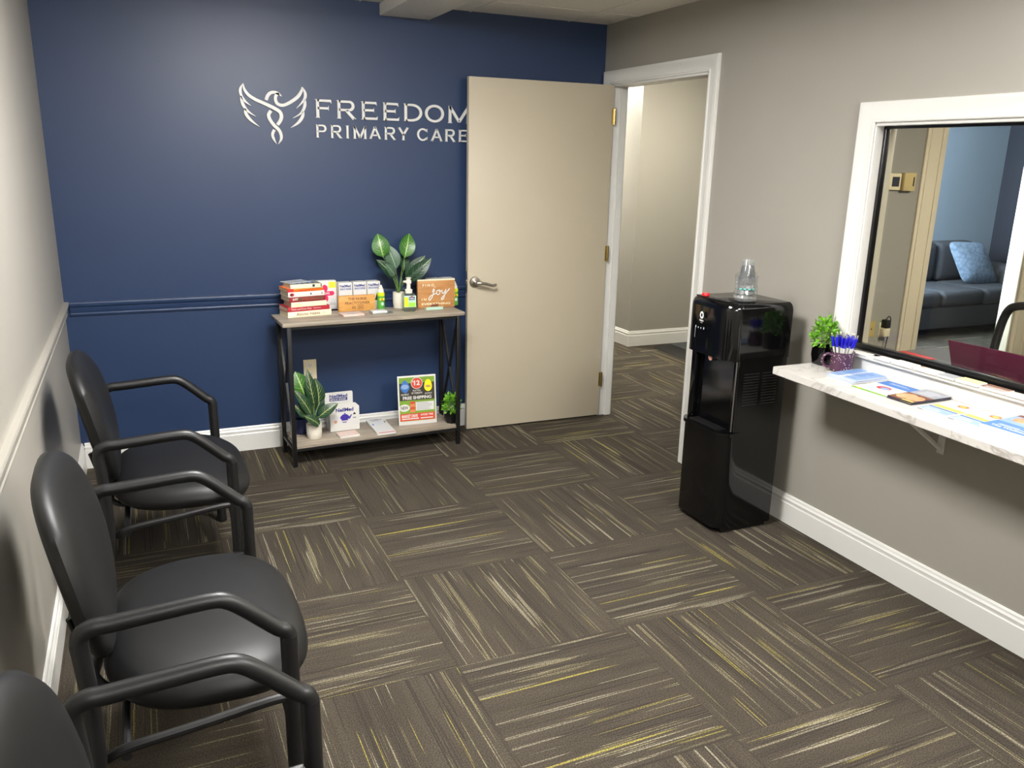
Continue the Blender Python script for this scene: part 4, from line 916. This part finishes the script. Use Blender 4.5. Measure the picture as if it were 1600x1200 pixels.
# ---------------------------------------------------------------- reception counter
ct = empty('wall_counter', (W, -2.0, .80), 'white marble wall shelf counter below the reception window', 'counter')
b = MB(); b.prism([(2.700-W, -.005), (W-.001-W, -.005), (-.001, -1.72), (2.640-W, -1.72)], (0, 0, -.032), X_, Y_, .032, m_marble); o = b.build('countertop', ct)
o.modifiers.new('bevel', 'BEVEL').width = .003
for y in (-.60, -1.45):
    b = MB(); b.box((-.006, y-.014, -.215), (-.0005, y+.014, -.0325), m_white, .001); b.box((-.23, y-.014, -.0375), (-.006, y+.014, -.0325), m_white, .001)
    b.add([(-.225, y-.010, -.038), (-.225, y+.010, -.038), (-.006, y+.010, -.190), (-.006, y-.010, -.190), (-.222, y-.010, -.050), (-.222, y+.010, -.050), (-.006, y+.010, -.203), (-.006, y-.010, -.203)], [(0, 1, 2, 3), (7, 6, 5, 4), (0, 4, 5, 1), (1, 5, 6, 2), (2, 6, 7, 3), (3, 7, 4, 0)], m_white)
    b.build('bracket', ct)
CZ = .8005
bush((2.930, -2.040, CZ), .052, .135, .040, .078, 'bushy lime green plant in glossy black pot behind the plum mug', False, 260, 11)
mg = empty('speckled_mug', (2.915, -2.158, CZ), 'plum speckled enamel mug full of pens on the counter', 'mug')
b = MB(); b.lathe([(.040, 0), (.043, .003), (.0445, .02), (.0455, .078), (.0465, .081), (.044, .081), (.0425, .02), (.040, .006), (.001, .005)], m_mug, seg=36); b.build('mug_body', mg)
hd_ = Vector((-.93, .37, 0)); b = MB()
b.tube(catmull([tuple(hd_*r+Z_*z) for r, z in ((.042, .068), (.066, .070), (.080, .052), (.076, .030), (.060, .018), (.042, .018))], 5), .0055, m_mug, 12); b.build('handle', mg)
def make_pen():
    t = empty('click_pen', (0, 0, 0), 'blue and white click pen standing in the plum speckled mug', 'pen', 'blue and white pens in the mug')
    mb = plain('cobalt_plastic', (28, 24, 176), .25)
    b = MB(); b.lathe([(.0012, 0), (.004, .012), (.0045, .03), (.0048, .095)], m_paper, seg=14); b.build('barrel', t)
    b = MB(); b.lathe([(.0052, .095), (.0054, .10), (.0050, .134), (.0035, .137)], mb, seg=14); b.box((-.0014, -.0085, .098), (.0014, -.0062, .134), mb, .0005); b.box((-.0014, -.0075, .130), (.0014, -.003, .134), mb); b.build('clip_cap', t)
    b = MB(); b.lathe([(.0028, .137), (.003, .138), (.003, .146), (.002, .148)], m_nickel, seg=12); b.build('push_button', t)
    return t
pen = make_pen(); rr = random.Random(4); n_p = 17
for i in range(n_p):
    p = pen if i == 0 else copy_tree(pen)
    a = i*2.399; q = math.sqrt((i+.5)/n_p); bx, by = .026*q*math.cos(a), .026*q*math.sin(a); tx, ty = .040*q*math.cos(a+.15), .040*q*math.sin(a+.15)
    d = Vector((tx-bx, ty-by, .10))*1; d = Vector(((tx-bx)*2.4+rr.uniform(-.006, .006), (ty-by)*2.4+rr.uniform(-.006, .006), .12)).normalized()
    p.rotation_mode = 'QUATERNION'; p.rotation_quaternion = Z_.rotation_difference(d) @ Matrix.Rotation(rr.uniform(0, 6), 3, 'Z').to_quaternion()
    p.location = mg.location+Vector((bx*.6, by*.6, .0075))
# booklets on the counter
def sheet(loc, rz, sx, sy, h, label, draw, name='booklet', cat='booklet', grp=None, side=None):
    b = MB(); b.box((0, 0, 0), (sx, sy, h), side or m_paper, min(.0006, h*.3)); draw(b, Vector((0, 0, h)), sx, sy)
    o = b.build(name); o.location = loc; o.rotation_euler.z = rz; return tag(o, label, cat, grp)
# local frame: x runs along -Y of the room (reading direction from the room), y runs towards the wall
R90 = -PI/2
def d_blue(b, O, sx, sy):
    b.rect(O, X_, Y_, 0, 0, sx, sy, m_paleblue, .0003); b.rect(O, X_, Y_, sx*.35, 0, sx*.5, sy, m_ltgrey, .0005); b.text('INJECTIONS', O, X_, Y_, sx*.12, sy*.1, sx*.7, .014, m_navyprint, .0007); b.lines(O, X_, Y_, sx*.1, sy*.35, sx*.8, sy*.5, 6, m_blueprint, .0007)
for k in range(4):
    sheet((2.793+.002*k, -2.203-.004*(k % 2), CZ+k*.0034), R90+.03*k-.02, .135, .182, .003, ('pale blue booklet, lowest of the pile beside the mug', 'pale blue booklet second from the bottom of the pile beside the mug', 'pale blue booklet second from the top of the pile beside the mug', 'pale blue booklet on top of the pile beside the mug')[k], d_blue if k == 3 else (lambda b, O, sx, sy: b.rect(O, X_, Y_, 0, 0, sx, sy, m_paleblue, .0003)), grp='pale blue booklets beside the mug', side=m_ltgrey)
def d_green(b, O, sx, sy):
    b.rect(O, X_, Y_, 0, 0, sx, .018, m_greenp, .0003); b.rect(O, X_, Y_, 0, sy*.68, sx, sy, m_blueprint, .0003); b.ell(O, X_, Y_, sx*.45, sy*.48, .03, .022, m_red, .0004); b.ell(O, X_, Y_, sx*.5, sy*.46, .018, .014, m_paleblue, .0006); b.ell(O, X_, Y_, sx*.25, sy*.3, .02, .02, m_mint, .0005); b.ell(O, X_, Y_, sx*.7, sy*.28, .02, .015, m_mint, .0005); b.lines(O, X_, Y_, sx*.2, sy*.82, sx*.6, .02, 2, m_paper, .0006); b.ell(O, X_, Y_, .03, .015, .012, .007, m_lime, .0006)
sheet((2.758, -2.362, CZ), R90+.02, .155, .205, .003, 'green and sky blue cartoon booklet between the pale blue pile and the photo magazine', d_green)
def d_mag(b, O, sx, sy):
    b.rect(O, X_, Y_, 0, 0, sx, sy*.55, m_brownp, .0003); b.ell(O, X_, Y_, sx*.35, sy*.28, .034, .040, m_tan, .0005); b.ell(O, X_, Y_, sx*.72, sy*.26, .028, .036, m_tan, .0006); b.rect(O, X_, Y_, 0, sy*.55, sx, sy, m_grey, .0003); b.lines(O, X_, Y_, .02, sy*.62, sx*.7, sy*.3, 6, m_ltgrey, .0006); b.rect(O, X_, Y_, sx*.55, 0, sx, .012, m_gold, .0007)
for k in range(2): sheet((2.771, -2.520-.003*k, CZ+k*.0055), R90+.02*k, .105, .200, .005, ('dark photo magazine under the top one, middle of the counter', 'dark photo magazine with two faces, middle of the counter')[k], d_mag, name='magazine', cat='magazine', side=m_dkpaint)
def d_fly(b, O, sx, sy):
    b.rect(O, X_, Y_, 0, sy*.12, sx, sy*.32, m_paleblue, .0003); b.rect(O, X_, Y_, 0, sy*.34, sx, sy*.40, plain('lilac_print', (150, 160, 220), .5) if 0 else m_blueprint, .0003); b.rect(O, X_, Y_, 0, sy*.42, sx, sy*.56, m_gold, .0003); b.rect(O, X_, Y_, 0, sy*.58, sx, sy*.63, m_mint, .0003)
    b.ell(O, X_, Y_, sx*.55, sy*.80, .020, .018, m_orange, .0005); b.ell(O, X_, Y_, sx*.55, sy*.80, .011, .010, m_gold, .0007); b.rect(O, X_, Y_, .006, sy*.04, .03, sy*.08, m_dkpaint, .0005); b.lines(O, X_, Y_, .01, sy*.15, sx*.6, sy*.14, 3, m_ltgrey, .0005)
for y, lb in ((-2.650, 'white flyer with yellow band and orange circle next to the photo magazine'), (-2.772, 'white flyer with yellow band and orange circle next to the people brochure')): sheet((2.752, y, CZ), R90, .110, .218, .0015, lb, d_fly, name='flyer', cat='flyer', grp='yellow banded flyers on the counter')
def d_ppl(b, O, sx, sy):
    b.rect(O, X_, Y_, 0, 0, sx, sy*.42, m_blueprint, .0003); b.rect(O, X_, Y_, 0, sy*.42, sx, sy, m_paleblue, .0003); b.ell(O, X_, Y_, sx*.3, sy*.72, .030, .034, m_tan, .0005); b.ell(O, X_, Y_, sx*.75, sy*.68, .034, .036, m_tan, .0005); b.rect(O, X_, Y_, 0, sy*.88, sx, sy, m_brownp, .0006); b.text('The Wellness', O, X_, Y_, .02, .018, sx*.8, .016, m_paper, .0006, bold=.02); b.lines(O, X_, Y_, .03, .038, sx*.6, .02, 2, m_paper, .0006)
for k in range(4): sheet((2.768, -2.888-.003*(k % 2), CZ+k*.0045), R90+.012*k, .150, .210, .0042, ('blue people brochure, lowest of the pile at the right end', 'blue people brochure second from the bottom of the right pile', 'blue people brochure second from the top of the right pile', 'blue brochure with people on top of the pile at the right end')[k], d_ppl if k == 3 else (lambda b, O, sx, sy: None), name='brochure', cat='brochure', grp='blue people brochures', side=m_ltgrey)
# card stacks on the sill
SZ2 = .8755
def cards(y, h, m, label, extra=None, ln=.088, x=2.952):
    b = MB(); b.box((0, 0, 0), (ln, .052, h), m_paper, .0005); b.rect((0, 0, h), X_, Y_, .0003, .0003, ln-.0003, .0517, m, .0003)
    if extra: extra(b, Vector((0, 0, h)))
    o = b.build('business_card_stack'); o.location = (x, y, SZ2); o.rotation_euler.z = R90; tag(o, label, 'business cards', 'business card stacks on the window sill')
cards(-2.150, .003, m_paper, 'thin white card stack nearest the mug on the window sill')
cards(-2.276, .006, m_paper, 'white card stack second nearest the mug on the sill', lambda b, O: b.ell(O, X_, Y_, .02, .04, .003, .003, m_grey, .0005), ln=.080)
cards(-2.362, .010, m_paper, 'thick white card stack between the plain and the orange-logo stacks', ln=.094)
cards(-2.463, .008, m_paper, 'white card stack with a small orange logo', lambda b, O: b.rect(O, X_, Y_, .006, .034, .024, .044, m_orange, .0005), ln=.098)
cards(-2.568, .008, m_grey, 'grey card stack left of the yellow one', ln=.070)
cards(-2.643, .011, plain('pale_yellow_card', (240, 232, 150), .5), 'pale yellow card stack on the window sill', ln=.086)
cards(-2.738, .010, m_brownp, 'brown picture card stack with white stripes', lambda b, O: (b.rect(O, X_, Y_, .01, .006, .09, .012, m_paper, .0005), b.rect(O, X_, Y_, .01, .018, .09, .022, m_paper, .0005)), ln=.09)
cards(-2.832, .006, m_cream2, 'cream card stack at the right end of the sill', ln=.09)

# ---------------------------------------------------------------- hall: black ramp platform
t = empty('floor_scale', (4.47, .75, 0), 'black low platform scale with sloped edges on the hall floor', 'scale')
b = MB(); w, d, h, s = .62, .70, .045, .11
b.add([(0, 0, .003), (w, 0, .003), (w, d, .003), (0, d, .003), (s, s*.4, h), (w-s*.2, s*.4, h), (w-s*.2, d-s*.4, h), (s, d-s*.4, h)], [(3, 2, 1, 0), (4, 5, 6, 7), (0, 1, 5, 4), (1, 2, 6, 5), (2, 3, 7, 6), (3, 0, 4, 7)], m_black); b.box((.01, .01, 0), (w-.01, d-.01, .003), m_satin); b.build('platform', t)
b = MB(); b.box((s+.01, s*.4+.01, h), (w-s*.2-.01, d-s*.4-.01, h+.003), plain('grey_rubber_mat', (58, 60, 62), .7, bump=.3), .001); b.build('rubber_mat', t)

# ---------------------------------------------------------------- office things
th = empty('thermostat', (5.500, -.0005, 1.50), 'white thermostat with dark screen on the office wall', 'thermostat')
b = MB(); b.box((-.085, -.025, -.06), (.035, 0, .06), m_ivory, .004); b.build('housing', th); b = MB(); b.box((-.055, -.027, -.035), (.015, -.025, .035), m_dkpaint); b.build('screen', th)
th = empty('thermostat', (5.605, -.0005, 1.50), 'tan box thermostat right of the white one', 'thermostat')
b = MB(); b.box((-.06, -.045, -.065), (.06, 0, .065), m_almond, .004); b.build('housing', th); b = MB(); b.box((.03, -.047, -.03), (.04, -.045, .035), m_slot); b.build('lever', th)
outlet((5.460, -.0005, .395), X_, 'tan coax wall plate left of the plugged adapter', plain('tan_plate', (184, 160, 100), .4), 'coax', .08, .12, 'cable_plate', 'wall plate')
ad = empty('power_adapter', (5.58, -.0005, .38), 'ivory outlet with black power adapter and cord on office wall', 'power adapter')
b = MB(); b.box((-.035, -.006, -.06), (.035, 0, .06), m_ivory, .001); b.build('cover_plate', ad)
b = MB(); b.box((-.03, -.05, -.045), (.035, -.006, .02), m_ivory, .004); b.build('white_plug', ad); b = MB(); b.box((-.022, -.055, .022), (.022, -.006, .085), m_slot, .004); b.build('black_adapter', ad)
b = MB(); b.tube(catmull([(.0, -.03, .085), (.02, -.03, .11), (.045, -.03, .09), (.048, -.03, .0), (.03, -.03, -.12), (.03, -.03, -.33)], 5), .004, m_slot, 8); b.build('cord', ad)
dk = empty('office_desk', (3.16, -3.99, 0), 'grey office desk just behind the reception window', 'desk')
b = MB(); b.box((0, 0, .715), (.80, 2.22, .74), m_deskt, .003); b.build('desktop', dk)
for x in (.03, .73):
    for y in (.03, 2.15): b = MB(); b.box((x, y, 0), (x+.04, y+.04, .715), m_black, .002); b.build('leg', dk)
lp = empty('laptop', (3.50, -2.615, .7405), 'maroon laptop standing open on the office desk', 'laptop', rz=math.radians(3))
b = MB(); b.box((0, 0, 0), (.25, .38, .014), m_maroon, .004); b.build('base', lp)
b = MB(); b.box((-.007, 0, 0), (0, .38, .175), m_maroon, .003, M=Matrix.Translation((.004, 0, .012)) @ Matrix.Rotation(-.40, 4, 'Y')); b.build('lid', lp)
b = MB(); b.box((.02, .02, .014), (.14, .36, .016), m_black, .0005); b.build('keyboard', lp)
b = MB(); b.box((0, 0, 0), (.085, .175, .004), m_red, .001); o = b.build('red_folder'); o.location = (3.625, -1.965, .7405); tag(o, 'red paper folder lying on the office desk behind the window frame', 'folder')
oc = empty('office_chair', (4.23, -1.93, 0), 'black office chair behind the maroon laptop', 'chair', rz=0)
b = MB(); b.box((-.24, -.24, .44), (.24, .24, .51), m_vinyl, .03, seg=3); b.build('seat', oc)
b = MB(); b.tube(catmull([(.22, -.21, .52), (.25, -.225, .70), (.28, -.215, .87), (.285, -.15, .92), (.285, 0, .93), (.285, .15, .92), (.28, .215, .87), (.25, .225, .70), (.22, .21, .52)], 5), .022, m_black, 12); b.tube([(.22, -.21, .53), (.215, 0, .52), (.22, .21, .53)], .02, m_black, 10); b.build('back_frame', oc)
b = MB(); b.tube([(.0, 0, .1), (0, 0, .44)], .025, m_black, 12); b.tube([(.0, 0, .43), (.22, 0, .43), (.24, 0, .56)], .02, m_black, 10); b.build('column', oc)
for k in range(5):
    a = 2*PI*k/5+.3; b = MB(); b.tube([(0, 0, .12), (.28*math.cos(a), .28*math.sin(a), .07)], [.025, .015], m_black, 8); w_ = b.build('base_leg', oc)
    b = MB(); b.tube([(.28*math.cos(a)-.012, .28*math.sin(a), .027), (.28*math.cos(a)+.012, .28*math.sin(a), .027)], .027, m_satin, 14); b.build('caster', oc)
# sofa
sf = empty('sofa', (8.0, 1.35, 0), 'dark grey fabric sofa against the blue wall of the far room', 'sofa')
def soft(b, lo, hi, m, r=.05): b.box(lo, hi, m, r, seg=4)
b = MB(); soft(b, (-1.2, -.38, .08), (.62, .45, .30), m_tube, .02); b.build('base', sf)
for x0, x1_ in ((-1.2, -.595), (-.590, .010), (.015, .60)):
    b = MB(); soft(b, (x0, -.42, .30), (x1_, .22, .455), m_tube); b.build('seat_cushion', sf)
    b = MB(); soft(b, (x0, .18, .44), (x1_, .42, .86), m_tube, .08); b.build('back_cushion', sf)
b = MB(); soft(b, (-1.2, .36, .1), (.62, .50, .76), m_tube, .04); b.build('back', sf)
b = MB(); soft(b, (.62, -.42, .05), (.86, .48, .64), m_tube, .07); b.build('armrest', sf); b = MB(); soft(b, (-1.44, -.42, .05), (-1.2, .48, .64), m_tube, .07); b.build('armrest', sf)
for x in (-1.3, .75):
    for y in (-.36, .42): b = MB(); b.tube([(x, y, 0), (x, y, .08)], .02, m_black, 10); b.build('foot', sf)
pl = empty('throw_pillow', (8.24, 1.30, .665), 'slate blue patterned throw pillow standing on the sofa', 'pillow')
so = lambda t_: (.26*math.copysign(abs(math.cos(t_))**.30, math.cos(t_)), .235*math.copysign(abs(math.sin(t_))**.30, math.sin(t_)))
b = MB(); b.pad(so, [(0, .08), (.4, .072), (.7, .05), (.9, .022), (1, 0), (.9, -.022), (.7, -.05), (.4, -.072), (0, -.08)], m_pillow, lambda a, c, h: Vector((a*1.05-c*.42, -h+c*.22, c*.90-a*.04)), 48); b.build('pillow_cover', pl, angle=60)
